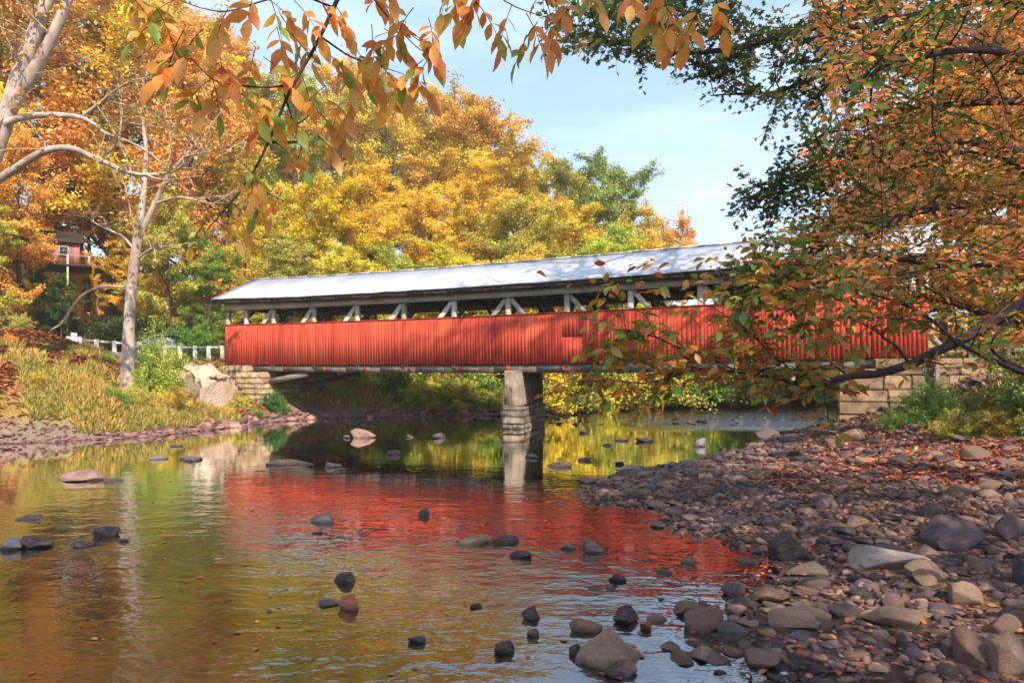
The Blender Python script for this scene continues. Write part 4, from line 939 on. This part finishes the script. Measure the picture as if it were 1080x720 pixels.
# right-hand canopy tree: trunk beyond the right edge, limbs reaching over the bar
t = Limbs(61); bx, by = 10.8, 9.0; zb = gz(bx, by) - .3; top = np.array([bx - .5, by + 4.6, 24.5])
P0, R0 = t.limb([np.array([bx, by, zb]), np.array([bx - .1, by, 2.5]), np.array([bx - .3, by + .2, 5]), np.array([bx - .2, by + .4, 9]), np.array([bx - .3, by + 2.2, 15]), top], [.36, .28, .24, .18, .13, .04], k=10)
tree_limbs = [
 [(1400, 330, 9.2, .10), (1180, 210, 9.0, .07), (1040, 215, 8.8, .05), (940, 235, 8.6, .035), (860, 300, 8.4, .02)],
 [(1400, 200, 9.2, .10), (1180, 120, 9.0, .07), (1040, 110, 9.2, .05), (920, 125, 9.4, .03), (860, 150, 9.6, .015)],
 [(1400, 100, 9.2, .10), (1180, 20, 8.6, .07), (1050, 0, 8.2, .05), (930, 20, 8.0, .03), (840, 40, 7.8, .015)],
 [(1400, 250, 9.2, .09), (1200, 150, 8.0, .06), (1080, 60, 7.2, .04), (960, 60, 6.6, .025), (890, 90, 6.3, .012)],
 [(1400, 300, 9.2, .09), (1200, 280, 9.6, .06), (1060, 170, 10, .04), (960, 180, 10.4, .025), (880, 215, 10.6, .012)],
 [(1400, 360, 9.2, .08), (1220, 330, 8.6, .06), (1090, 290, 8.0, .04), (990, 280, 7.6, .025), (900, 265, 7.4, .012)],
 [(1400, 380, 9.2, .08), (1240, 380, 9.0, .06), (1120, 350, 9.2, .04), (1020, 330, 9.6, .025), (960, 300, 9.8, .012)],
 [(1400, 0, 9.2, .10), (1200, -60, 9.4, .07), (1060, -60, 9.6, .05), (940, -30, 9.8, .03), (860, -10, 10, .015)]]
lx = lambda p: p[0] / p[1] * F + 540
ly = lambda p: HOR - (p[2] - ZC) / p[1] * F
def outside_sky(p):                    # the crown's own outline: it ends where the open sky and the roof show
    x, y = lx(p), ly(p); lim = np.interp(y, [-300, -100, 0, 120, 200, 260, 330, 400], [700, 820, 850, 880, 860, 825, 835, 960]); return x > lim and p[1] > 3
for L in tree_limbs:
    pts, rr = pxl(L); pts[0] = np.array([bx - .25, by + .2, min(max(pts[0][2], 2), 10)]); p, r_ = t.limb(pts, rr, k=7, wob=.015)
    t.ramify(p, r_, 58, 1.5, flat=.5, up=.05, n2=6, step=.078, size=.10, rt=.0055, t0=.22, keep=outside_sky, hang=.15)
for k in range(24):  # unseen upper crown, added to throw shade on the roof and bar
    z = 10.5 + k * .58; a = k * 2.4; Lb = 7.0 - .06 * k; p0 = np.array([bx - .3, by + .2 + .30 * max(z - 9, 0), z]); dirv = np.array([math.cos(a), math.sin(a), .4])
    p, r_ = t.limb([p0, p0 + dirv * Lb * .35, p0 + dirv * Lb * .7 + [0, 0, .3], p0 + dirv * Lb + [0, 0, .2]], [.12, .08, .05, .015], k=5, wob=.05)
    t.ramify(p, r_, 13, 2.2, flat=.6, up=.1, n2=4, step=.28, size=.28, rt=.015, t0=.2, keep=outside_sky)
t.build('canopy_tree', 'orange and green leaning tree whose boughs fill the upper right over the cobble bar', 'tree', LEAF6, 'maple', 'darkbark', (bx, by, zb + .3), wid=.95)

# dark green oak behind it
t = Limbs(62); bx, by = 15.5, 14.5; zb = gz(bx, by) - .3
P0, R0 = t.limb([np.array([bx, by, zb]), np.array([bx - .3, by, 4]), np.array([bx - .5, by - .3, 8]), np.array([bx - .2, by - .5, 12]), np.array([bx + .3, by, 16])], [.5, .42, .36, .25, .08], k=10)
def oak_keep(p):
    x, y = lx(p), ly(p)
    if p[1] < 3: return False
    lim = np.interp(y, [-200, -40, 20, 60, 100, 135, 160, 190, 240, 330], [560, 560, 580, 600, 790, 820, 770, 770, 760, 745]); return x > lim
for L in ([(1200, 60, 14, .16), (1000, -10, 13, .11), (860, 30, 12.4, .07), (740, 60, 12, .045), (650, 50, 11.8, .025), (590, 60, 11.6, .01)],
          [(1200, 40, 14, .14), (980, -60, 13, .09), (820, -50, 12.5, .06), (700, -20, 12.2, .04), (620, 20, 12, .015)],
          [(1200, 120, 14, .14), (1000, 60, 13.4, .09), (900, 70, 13, .06), (820, 100, 12.7, .03), (745, 110, 12.5, .012)],
          [(1200, 200, 14, .13), (1020, 150, 13.5, .08), (920, 160, 13.2, .05), (840, 190, 13, .03), (790, 205, 12.8, .012)],
          [(1200, 280, 14, .12), (1020, 230, 13.2, .08), (900, 215, 12.8, .05), (870, 250, 12.4, .035), (840, 285, 12.2, .02), (800, 300, 12, .01)]):
    pts, rr = pxl(L); pts[0] = np.array([bx - .4, by - .3, min(max(pts[0][2], 3), 12)]); p, r_ = t.limb(pts, rr, k=7, wob=.02)
    t.ramify(p, r_, 74, 1.35, flat=.6, up=.05, n2=7, step=.085, size=.145, rt=.008, t0=.25, keep=oak_keep, hang=.05)
t.build('oak_tree', 'dark green oak whose twigs show against the sky at the top', 'tree', LOBED, 'oak', 'darkbark', (bx, by, zb + .3), wid=1.1)

# near bough: long dark limb reaching in from the right, low over the bar
t = Limbs(63); bx, by = 6.6, 4.2; zb = gz(bx, by) - .3
P0, R0 = t.limb([np.array([bx, by, zb]), np.array([bx - .05, by, 1.5]), np.array([bx - .1, by + .1, 3.5]), np.array([bx + .2, by, 6.5])], [.17, .14, .12, .04], k=9)
limbA, rA = t.limb([np.array([bx - .05, by, 3.0]), at(1180, 262, 4.4), at(1120, 298, 4.5), at(1080, 321, 4.55), at(1030, 350, 4.6), at(985, 372, 4.6), at(960, 384, 4.6), at(925, 394, 4.6), at(895, 397, 4.6), at(865, 404, 4.6), at(848, 406, 4.55), at(815, 398, 4.5), at(780, 393, 4.5), at(735, 387, 4.4), at(690, 380, 4.4)],
                   [.06, .048, .042, .038, .034, .031, .03, .027, .022, .02, .016, .010, .008, .006, .003], k=8)
subs = [
 [(1100, 400, 4.3, .020), (1060, 385, 4.4, .018), (1010, 362, 4.45, .014), (985, 340, 4.5, .012), (950, 322, 4.5, .010), (905, 310, 4.5, .008), (870, 308, 4.5, .005), (820, 312, 4.5, .003)],
 [(1080, 325, 4.5, .012), (1045, 365, 4.45, .011), (1085, 392, 4.4, .012), (1110, 410, 4.4, .012)],
 [(960, 384, 4.6, .012), (945, 365, 4.6, .010), (930, 352, 4.6, .008), (955, 330, 4.6, .005), (960, 290, 4.6, .003)],
 [(848, 406, 4.55, .008), (832, 388, 4.5, .006), (812, 372, 4.45, .005), (790, 350, 4.4, .004), (770, 335, 4.3, .003), (740, 318, 4.25, .002)],
 [(780, 393, 4.5, .006), (750, 378, 4.3, .006), (715, 365, 4.1, .006), (690, 352, 4.0, .005), (660, 346, 4.0, .004), (640, 345, 4.0, .0025)],
 [(735, 387, 4.4, .006), (705, 398, 4.2, .005), (675, 403, 4.1, .004), (640, 400, 4.0, .003), (612, 402, 4.0, .002)],
 [(690, 380, 4.4, .004), (660, 372, 4.3, .003), (640, 380, 4.2, .003), (618, 396, 4.2, .002)],
 [(870, 308, 4.5, .005), (838, 318, 4.4, .004), (812, 302, 4.3, .003), (790, 290, 4.2, .002)],
 [(812, 372, 4.45, .004), (775, 378, 4.3, .003), (740, 372, 4.2, .003), (712, 350, 4.1, .002)],
 [(790, 350, 4.4, .004), (800, 320, 4.3, .003), (822, 300, 4.2, .003), (806, 268, 4.1, .002)],
 [(905, 310, 4.5, .005), (880, 290, 4.4, .004), (850, 282, 4.3, .003), (830, 262, 4.2, .002)],
 [(985, 340, 4.5, .006), (930, 335, 4.3, .005), (880, 335, 4.2, .004), (840, 345, 4.1, .002)],
 [(690, 352, 4.0, .003), (678, 330, 3.9, .0025), (640, 318, 3.8, .002), (605, 298, 3.7, .0015), (577, 288, 3.7, .001)],
 [(660, 346, 4.0, .003), (655, 318, 3.9, .002), (648, 295, 3.8, .0015), (636, 276, 3.8, .001)],
 [(740, 318, 4.25, .003), (720, 305, 4.1, .002), (690, 300, 4.0, .002), (664, 292, 3.9, .001)]]
mid_u = lambda P: None
for k, L in enumerate(subs):
    p, r_ = t.limb(*pxl(L), k=5, wob=.004); 
    if k in (1,): continue
    few = 4 if k in (12, 13, 14) else 14
    t.ramify(p, r_, few if k not in (12, 13) else 0, .34, flat=.5, up=-.04, n2=2, step=.062, size=.082, rt=.0032, t0=.15, hang=.3, gmap=None, keep=lambda q: lx(q) > 560)
    t.leafrun(p[len(p) // 3:], .09 if k not in (12, 13) else .17, .085, hang=.3)
t.ramify(limbA, rA, 16, .5, flat=.5, up=.05, n2=3, step=.062, size=.082, rt=.004, t0=.55, hang=.3)
t.ramify(limbA, rA, 10, .6, flat=.5, up=.25, n2=3, step=.07, size=.08, rt=.004, t0=.15, hang=.3)
t.build('overhanging_tree', 'slender tree whose long dark bough hangs low across the near end of the bridge', 'tree', LEAF11, 'beech', 'darkbark', (bx, by, zb + .3), wid=1.05)

# hickory overhead: trunk behind the viewpoint, one bough droops into the top of the view
t = Limbs(71); bx, by = 7.0, -6.0; zb = 0.0
P0, R0 = t.limb([np.array([bx, by, gz(bx, by) - .4]), np.array([bx, by, 3]), np.array([bx + .3, by + .2, 8]), np.array([bx + .2, by, 15]), np.array([bx, by - .2, 24])], [.42, .36, .3, .2, .05], k=10)
anchor = np.array([bx + .15, by + .1, 5.5])
r = t.r
def comp_leaf(p, d, L=.26, n=7, size=.085, g=None):
    """a hickory leaf: a stalk with paired leaflets"""
    g = r.uniform() if g is None else g; d = unit(np.array(d, float)); K = [p]; dd = d.copy()
    for _ in range(4): dd = unit(dd + [0, 0, -.22]); K.append(K[-1] + dd * L / 4)
    K = np.array(K); t.tb.tube(K, np.linspace(.0022, .001, 5), 3)
    pairs = (n - 1) // 2; side0 = unit(np.cross(d, [0, 0, 1.0]) + r.normal(0, .2, 3))
    for q in range(pairs):
        u = (.35 + .6 * q / max(pairs, 1)) * 4; k = min(int(u), 3); pp = K[k] + (K[k + 1] - K[k]) * (u - k); tt = unit(K[k + 1] - K[k])
        for s in (-1, 1):
            t.P.append(pp); t.X.append(tt * .6 + side0 * s * .85 + [0, 0, -.38] + r.normal(0, .25, 3)); t.N.append(r.normal(0, .4, 3) + [0, -.5, .5]); t.S.append(size * (.75 + .35 * q / pairs) * r.uniform(.85, 1.15)); t.G.append(np.clip(g + r.normal(0, .08), 0, 1))
    t.P.append(K[-1]); t.X.append(unit(K[-1] - K[-2]) + [0, 0, -.3]); t.N.append(np.array([0, -.6, .5]) + r.normal(0, .3, 3)); t.S.append(size * 1.15); t.G.append(g)
D = 2.7
bough, rb = t.limb([anchor, np.array([4.2, -3.4, 6.4]), np.array([1.2, 0.2, 5.4]), at(420, -180, D), at(372, -40, D), at(352, 8, D), at(332, 50, D), at(305, 98, D), at(283, 150, D), at(262, 190, D), at(236, 222, D), at(218, 243, D)],
               [.12, .09, .05, .02, .012, .008, .007, .006, .005, .0045, .0035, .002], k=6)
tw = [[(352, 8, 2.7), (310, -6, 2.65), (275, 2, 2.6), (240, 12, 2.55), (210, 8, 2.5), (180, -4, 2.5)], [(305, 90, 2.7), (280, 92, 2.65), (250, 90, 2.6), (225, 84, 2.5), (200, 60, 2.5)], [(372, -40, 2.7), (395, 0, 2.6), (420, 30, 2.6), (440, 50, 2.55), (460, 62, 2.5)],
      [(395, -30, 2.7), (450, -25, 2.6), (510, -10, 2.5), (545, 8, 2.5), (580, 20, 2.4)], [(420, -60, 2.7), (520, -50, 2.7), (610, -30, 2.6), (690, -18, 2.5), (740, -5, 2.5)], [(340, 40, 2.7), (370, 60, 2.8), (400, 70, 2.9), (425, 78, 3.0)], [(200, -30, 2.5), (170, -20, 2.5), (140, -10, 2.5)], [(283, 150, 2.7), (310, 150, 2.75), (330, 140, 2.8)], [(262, 190, 2.7), (285, 205, 2.75), (300, 212, 2.8)], [(300, 100, 2.7), (312, 130, 2.8), (330, 118, 2.85)]]
for w in tw: t.limb([at(*q) for q in w], np.linspace(.005, .0015, len(w)), k=4)
lv = [(150, -12, 2.5, 30), (195, -2, 2.5, 30), (190, 40, 2.5, 26), (200, 62, 2.5, 30), (222, 84, 2.5, 22), (245, 90, 2.6, 24), (262, 92, 2.6, 26), (240, 10, 2.5, 26), (285, -2, 2.6, 26), (325, -5, 2.6, 24), (300, 30, 2.7, 26), (335, 50, 2.7, 24), (318, 75, 2.7, 22), (345, 90, 2.7, 24),
      (300, 112, 2.7, 22), (290, 150, 2.7, 18), (322, 146, 2.75, 22), (268, 185, 2.7, 18), (290, 205, 2.75, 18), (240, 215, 2.7, 18), (222, 238, 2.7, 16), (252, 170, 2.7, 20), (370, 55, 2.8, 26), (400, 68, 2.9, 26), (425, 78, 3.0, 26), (420, 22, 2.6, 26), (455, 58, 2.5, 26), (380, -10, 2.7, 22), (432, 36, 2.55, 26),
      (470, -20, 2.6, 24), (505, -10, 2.5, 24), (540, 5, 2.5, 24), (580, 20, 2.4, 22), (555, 14, 2.45, 24), (600, -30, 2.6, 22), (640, -26, 2.5, 20), (690, -18, 2.5, 26), (715, -10, 2.5, 26), (742, -2, 2.5, 26), (730, 10, 2.5, 22), (345, 15, 2.7, 22), (268, -4, 2.55, 24), (358, 110, 2.85, 24), (335, 118, 2.85, 22), (385, 95, 2.9, 22), (215, 30, 2.5, 26), (232, 60, 2.6, 24), (165, 8, 2.4, 24), (278, 60, 2.65, 24), (310, 0, 2.6, 24), (405, 30, 2.6, 24), (360, 70, 2.75, 24)]
for (px, py, d, ln) in lv + [(a_ + r.uniform(-14, 14), b_ + r.uniform(-12, 6), c_ + r.uniform(-.1, .15), e_ * .95) for a_, b_, c_, e_ in lv[::2]] + [(x_, y_, 2.45, 21) for x_, y_ in ((480, -25), (500, 0), (520, -12), (560, -20), (575, -2), (598, 6), (612, -12), (630, -20), (655, -28), (672, -14), (700, -4), (722, 4), (740, 8), (412, -8), (436, 8), (452, 20), (390, -25), (120, -15), (135, -5), (175, 20))]:
    if py > 180: py -= 8
    g = float(np.clip(r.normal(.55, .2), 0, 1))
    if 150 < px < 250 and 70 < py < 150: g = .08 if r.uniform() < .5 else g
    comp_leaf(at(px, py, d), (r.normal(0, .8), r.normal(0, .5), -.35), L=.15, n=7 if r.uniform() < .7 else 5, size=ln / F * d * 1.0, g=float(np.clip(g + r.normal(-.05, .17), 0, 1)))
# its unseen crown behind the viewpoint, shaped to shade the bar and bridge
for k in range(20):
    z = 6 + k * .9; a = k * 2.4; Lb = 8.0 - .2 * k; p0 = np.array([bx, by, z]); dirv = np.array([math.cos(a), math.sin(a) * .85, .35])
    p, r_ = t.limb([p0, p0 + dirv * Lb * .35, p0 + dirv * Lb * .7 + [0, 0, .3], p0 + dirv * Lb + [0, 0, .2]], [.12, .08, .05, .015], k=5, wob=.05)
    t.ramify(p, r_, 22, 2.4, flat=.6, up=.1, n2=5, step=.26, size=.36, rt=.015, t0=.2, keep=lambda q: q[1] < -2.2)
t.build('hickory_tree', 'hickory with drooping orange compound leaves hanging into the top of the view', 'tree', LEAF11, 'hick', 'darkbark', (bx, by, 0), wid=.95)

# ------------------------------------------------------------------ grass, litter
def scatter_blades(name, n, xr, yr, cond, h, label, mat='grass', w=.035):
    P = np.column_stack([RNG.uniform(*xr, n), RNG.uniform(*yr, n)]); z, sd, side = terrain(P); k = cond(P, z, sd, side); P, z = P[k], z[k]; m = len(P)
    cl = (_hash_noise(P, .9) + 1) / 2; S = h * RNG.uniform(.5, 1.3, m) * (.5 + cl)
    X_ = RNG.normal(0, .55, (m, 3)) + [0, 0, 1.0]; Nn = RNG.normal(0, 1, (m, 3)) * [1, 1, .1]
    me = crown_mesh(name, LEAF4, np.column_stack([P, z - .02]), X_, Nn, S, np.clip(cl + RNG.normal(0, .2, m), 0, 1), wid=w / h * 1.5)
    return tag(link(name, me, M[mat]), label, None, None, 'stuff')
scatter_blades('grass', 190000, (-30, -12), (20.5, 37), lambda P, z, sd, s: (sd > .25) & (s < .5) & (z < 3.6) & ~((P[:, 0] > -16.8) & (P[:, 1] > 32)) & (_hash_noise(P, .45) + _hash_noise(P, 1.6) * .5 + (P[:, 0] + 18) * .12 > -.2), .36, 'long dry golden grass on the left bank slope')
scatter_blades('grass', 16000, (11, 22), (14, 26), lambda P, z, sd, s: (sd > 3.5) & (P[:, 0] > 11.5 + (P[:, 1] < 17) * 1.0) & (_hash_noise(P, .8) > -.5), .30, 'rough green-gold grass on the right bank below the bushes')
scatter_blades('grass', 60000, (-14, 26), (38, 60), lambda P, z, sd, s: (sd > .35) & (sd < 5), .6, 'yellowish bank grass on the far shore')
def scatter_litter(name, n, xr, yr, cond, size, label):
    P = np.column_stack([RNG.uniform(*xr, n), RNG.uniform(*yr, n)]); z, sd, side = terrain(P); k = cond(P, z, sd, side); P, z = P[k], np.maximum(z[k], .004); m = len(P)
    me = crown_mesh(name, LEAF6, np.column_stack([P, z + RNG.uniform(.01, .06, m)]), RNG.normal(0, 1, (m, 3)) * [1, 1, .15], RNG.normal(0, .3, (m, 3)) + [0, 0, 1], size * RNG.uniform(.6, 1.3, m), RNG.uniform(0, 1, m), 1.3)
    return tag(link(name, me, M['litter']), label, None, None, 'stuff')
scatter_litter('fallen_leaves', 60000, (5, 24), (12, 28), lambda P, z, sd, s: (sd > 1.2) & (s > .5) & (RNG.uniform(0, 1, len(P)) < np.clip((sd - 1.2) / 4, 0, 1)), .12, 'red and orange fallen leaves over the upper right bar')
scatter_litter('fallen_leaves', 3600, (1.2, 14), (4, 14), lambda P, z, sd, s: (sd > -.3) & (s > .5), .07, 'scattered fallen leaves between the near cobbles')
scatter_litter('fallen_leaves', 30000, (-32, -12), (20, 38), lambda P, z, sd, s: (sd > .4) & (s < .5), .14, 'orange fallen leaves over the left bank slope')
scatter_litter('fallen_leaves', 26000, (-32, -18.5), (22, 36), lambda P, z, sd, s: (sd > 1.0) & (s < .5), .17, 'thick rust-orange fallen leaves at the left end of the bank')

nf = 420; PF = np.column_stack([RNG.uniform(-9, 3, nf), 4.6 + RNG.uniform(0, 1, nf) ** 1.3 * 14]); kf = (terrain(PF)[1] < -.1) & (_hash_noise(PF, .55) > .15); PF = PF[kf]; mf = len(PF)
me = crown_mesh('floating_leaves', LEAF6, np.column_stack([PF, np.full(mf, .006)]), RNG.normal(0, 1, (mf, 3)) * [1, 1, 0.02], RNG.normal(0, .06, (mf, 3)) + [0, 0, 1], .07 * RNG.uniform(.6, 1.2, mf), RNG.uniform(0, 1, mf), 1.3)
tag(link('floating_leaves', me, M['litter']), 'red and yellow leaves drifting on the river surface', None, None, 'stuff')
# ------------------------------------------------------------------ guard rails
def guard_rail(name, pts, label, nposts, mat='white'):
    pts = np.array(pts, float); base = pts[0]; root = empty(name, tuple(base)); tag(root, label, 'guard rail')
    seg = np.linalg.norm(np.diff(pts, axis=0), axis=1); cs = np.concatenate([[0], np.cumsum(seg)])
    f = lambda u: np.array([np.interp(u, cs, pts[:, a]) for a in range(3)]) - base
    b = MB(); us = np.linspace(0, cs[-1], 24)
    for u0, u1 in zip(us[:-1], us[1:]): b.beam(f(u0) + [0, .03, .80], f(u1 + .02) + [0, .03, .80], -.0 + .06, .11)
    b.build('rail', M[mat], root)
    for k in range(nposts):
        p = f(cs[-1] * (k + .05) / (nposts - .9)); b = MB(); b.cbox(p[0] - .075, p[0] + .075, p[1] - .15, p[1] + .05, p[2] - .5, p[2] + .9, .02); b.build('post', M[mat], root)
guard_rail('guard_rail', [(-15.9, 37.6, 3.05), (-17.8, 37.9, 3.05), (-20, 37.6, 3.15), (-23.0, 36.2, 3.4)], 'white painted guard rail along the road at the far bridge end', 10)
guard_rail('guard_rail', [at(984, 366, 22.3) - [0, 0, 1.0], at(1020, 364, 22.6) - [0, 0, 1.0], at(1100, 362, 22.9) - [0, 0, 1.0]], 'grey guard rail half hidden beyond the near bridge end', 4, 'beamwood')
b = MB(); b.cbox(-.28, .28, -.28, .28, -.4, 1.05, .04); b.cbox(-.12, .12, -.12, .12, 1.04, 1.25, .03)
o = b.build('concrete_post', M['white'], loc=tuple(at(78, 365, 35.8) - [0, 0, .55])); tag(o, 'stout white end post where the guard rail starts', 'post')

# pale car behind the bush
def car(x, y, z, rz):
    root = empty('parked_car', (x, y, z), rz); tag(root, 'pale blue-grey car on the road, mostly hidden behind the bank bush', 'car')
    prof = [(-2.1, .35), (-2.15, .75), (-1.95, .95), (-1.2, 1.02), (-.55, 1.42), (.7, 1.46), (1.5, 1.05), (2.0, .95), (2.15, .7), (2.1, .35)]
    def extr(name, pr, y0, y1, mat, tuck=.0):
        n = len(pr); V = []
        for yy, s in ((y0, -1), (y1, 1)):
            for a, c in pr: V.append((a, yy - s * tuck * max(0, (c - .95) / .5), c))
        m = MB(); m.add(V, [(k, (k + 1) % n, n + (k + 1) % n, n + k) for k in range(n)]); 
        me = mesh_np(name, np.array(V), [np.array([(k, (k + 1) % n, n + (k + 1) % n, n + k) for k in range(n)]), np.array([list(range(n))[::-1]]), np.array([[n + k for k in range(n)]])])
        return link(name, me, mat, root)
    extr('body', prof, -.85, .85, M['carpaint'], .16)
    extr('side_window', [(-1.05, 1.03), (-.5, 1.36), (.62, 1.39), (1.2, 1.06)], -.835, .835, M['glass'], .12)
    for pts in ([(-1.24, 1.06), (-.6, 1.44)], [(.76, 1.47), (1.48, 1.09)]):
        (a, c), (e, g) = pts; m = MB(); m.add([(a, -.68, c), (a, .68, c), (e, -.6, g), (e, .6, g)], [(0, 1, 3, 2)]); m.build('windscreen', M['glass'], root)
    for wx in (-1.35, 1.35):
        for s in (-1, 1):
            th = np.linspace(0, 2 * math.pi, 20, endpoint=False); V = [(wx + .33 * math.cos(a), s * yy, .33 + .33 * math.sin(a)) for yy in (.68, .88) for a in th]
            w_ = link('wheel', mesh_np('wheel', np.array(V), [np.array([(k, (k + 1) % 20, 20 + (k + 1) % 20, 20 + k) for k in range(20)]), np.array([list(range(20)), list(range(20, 40))])]), M['tyre'], root)
            V = [(wx + .2 * math.cos(a), s * yy, .33 + .2 * math.sin(a)) for yy in (.88, .895) for a in th]
            link('rim', mesh_np('rim', np.array(V), [np.array([(k, (k + 1) % 20, 20 + (k + 1) % 20, 20 + k) for k in range(20)]), np.array([list(range(20, 40))])]), M['rim'], w_)
car((178 - 540) / F * 40.3, 40.3, 3.27, .1)

# red cabin in the woods
cx, cy = (50 - 540) / F * 37.5, 37.5; cz = ZC + (HOR - 279) / F * 37.5
cab = empty('red_cabin', (cx, cy, cz), .55); tag(cab, 'small dull red cabin half hidden in the trees above the dark hollow', 'cabin'); cab.scale = (.52, .52, .52)
b = MB(); 
for k in range(24): b.box(-2.9 + k * .242, -2.9 + k * .242 + .23, -2, -1.95, -.2, 2.2)
b.box(-2.9, 2.9, -1.96, 2, -.2, 2.2); b.build('wall', mat_simple('cabin_boards', (.30, .10, .09), (.42, .17, .15), 3, .9, .3, .02), cab)
b = MB(); b.add([(-3.2, -2.4, 2.1), (3.2, -2.4, 2.1), (3.2, 0, 3.5), (-3.2, 0, 3.5), (-3.2, 2.4, 2.1), (3.2, 2.4, 2.1), (-3.2, -2.4, 2.22), (3.2, -2.4, 2.22), (3.2, 0, 3.62), (-3.2, 0, 3.62), (-3.2, 2.4, 2.22), (3.2, 2.4, 2.22)],
    [(0, 1, 2, 3), (3, 2, 5, 4), (6, 9, 8, 7), (9, 10, 11, 8), (0, 6, 7, 1), (4, 5, 11, 10), (0, 3, 9, 6), (3, 4, 10, 9), (1, 7, 8, 2), (2, 8, 11, 5)]); b.build('roof', M['darkwood'], cab)
b = MB(); b.box(-4, 4, -3.2, 2.4, -.4, -.2); b.build('porch_deck', M['darkwood'], cab)
for k in range(5):
    b = MB(); b.box(-3.9 + k * 1.9, -3.75 + k * 1.9, -3.1, -2.95, -9.5 if k in (1, 3) else -.2, .8); b.build('porch_post', M['oldwood'], cab)
b = MB(); b.box(-3.9, 3.9, -3.09, -2.99, .66, .76); b.build('porch_rail', M['oldwood'], cab)
for xx in (-1.9, 0, 1.5):
    fr = MB(); fr.box(xx - .45, xx + .45, -2.05, -1.98, .6, 1.8); f_ = fr.build('window', M['white'], cab); pn = MB(); pn.box(xx - .33, xx + .33, -2.07, -2.04, .7, 1.7); pn.build('pane', M['glass'], f_)

# thin warm haze volume, added to lift the shadows over the whole valley
b = MB(); b.box(-430, 430, -130, 530, -2.5, 62); hz_m = bpy.data.materials.new('thin_haze'); hz_m.use_nodes = True; hz_m.node_tree.nodes.clear()
pv = hz_m.node_tree.nodes.new('ShaderNodeVolumePrincipled'); pv.inputs['Density'].default_value = .0010; pv.inputs['Color'].default_value = (.99, .86, .70, 1); pv.inputs['Anisotropy'].default_value = .25
ho = hz_m.node_tree.nodes.new('ShaderNodeOutputMaterial'); hz_m.node_tree.links.new(pv.outputs[0], ho.inputs['Volume'])
tag(b.build('haze', hz_m), 'thin warm haze added over the river valley to lift the shadows', None, None, 'stuff')
# ------------------------------------------------------------------ light, sky, camera
SUNV = Vector((.42, -.91, .93)).normalized(); el = math.asin(SUNV.z)
sun = bpy.data.objects.new('sun', bpy.data.lights.new('sun', 'SUN')); COL.objects.link(sun)
sun.data.energy = 3.7; sun.data.angle = math.radians(.5); sun.data.color = (1.0, .87, .69); sun.rotation_euler = SUNV.to_track_quat('Z', 'Y').to_euler()
w = bpy.data.worlds.new('World'); sc.world = w; w.use_nodes = True; nt = w.node_tree; nt.nodes.clear(); N = nt.nodes.new; L = nt.links.new
sky = N('ShaderNodeTexSky'); sky.sky_type = 'NISHITA'; sky.sun_disc = False; sky.sun_elevation = el; sky.sun_rotation = math.atan2(SUNV.x, SUNV.y); sky.air_density = 1.0; sky.dust_density = 1.2; sky.ozone_density = 1.0
tc = N('ShaderNodeTexCoord'); mp = N('ShaderNodeMapping'); mp.inputs['Scale'].default_value = (1, 1.0, 4.5); L(tc.outputs['Generated'], mp.inputs[0])
nz = noise(N, L, 2.6, 6, .55, mp.outputs[0]); cf = ramp(N, [(.38, (.22, .22, .22)), (.78, (.75, .75, .75))]); L(nz.outputs[0], cf.inputs[0])
skc = mixc(N, L, 1.0, sky.outputs[0], (.66, .82, .95), 'MULTIPLY'); col = mixc(N, L, cf.outputs[0], skc, (4.0, 4.9, 5.5)); bg = N('ShaderNodeBackground'); bg.inputs[1].default_value = .14; L(col, bg.inputs[0]); o = N('ShaderNodeOutputWorld'); L(bg.outputs[0], o.inputs[0])
cam = bpy.data.objects.new('camera', bpy.data.cameras.new('camera')); COL.objects.link(cam); sc.camera = cam
cam.location = (0, 0, ZC); cam.rotation_euler = (math.radians(90), 0, 0); cam.data.sensor_width = 36; cam.data.lens = 24; cam.data.shift_y = (HOR - 360) / 1080; cam.data.clip_end = 3000; cam.data.clip_start = .05
sc.view_settings.view_transform = 'Standard'; sc.view_settings.look = 'None'; sc.view_settings.exposure = 1.24; sc.view_settings.gamma = 1
sc.render.engine = 'CYCLES'; cy = sc.cycles; cy.max_bounces = 6; cy.diffuse_bounces = 3; cy.glossy_bounces = 3; cy.transmission_bounces = 4; cy.transparent_max_bounces = 8; cy.caustics_reflective = False; cy.caustics_refractive = False; cy.sample_clamp_indirect = 6
cy.use_denoising = True; cy.volume_bounces = 0; cy.volume_max_steps = 16
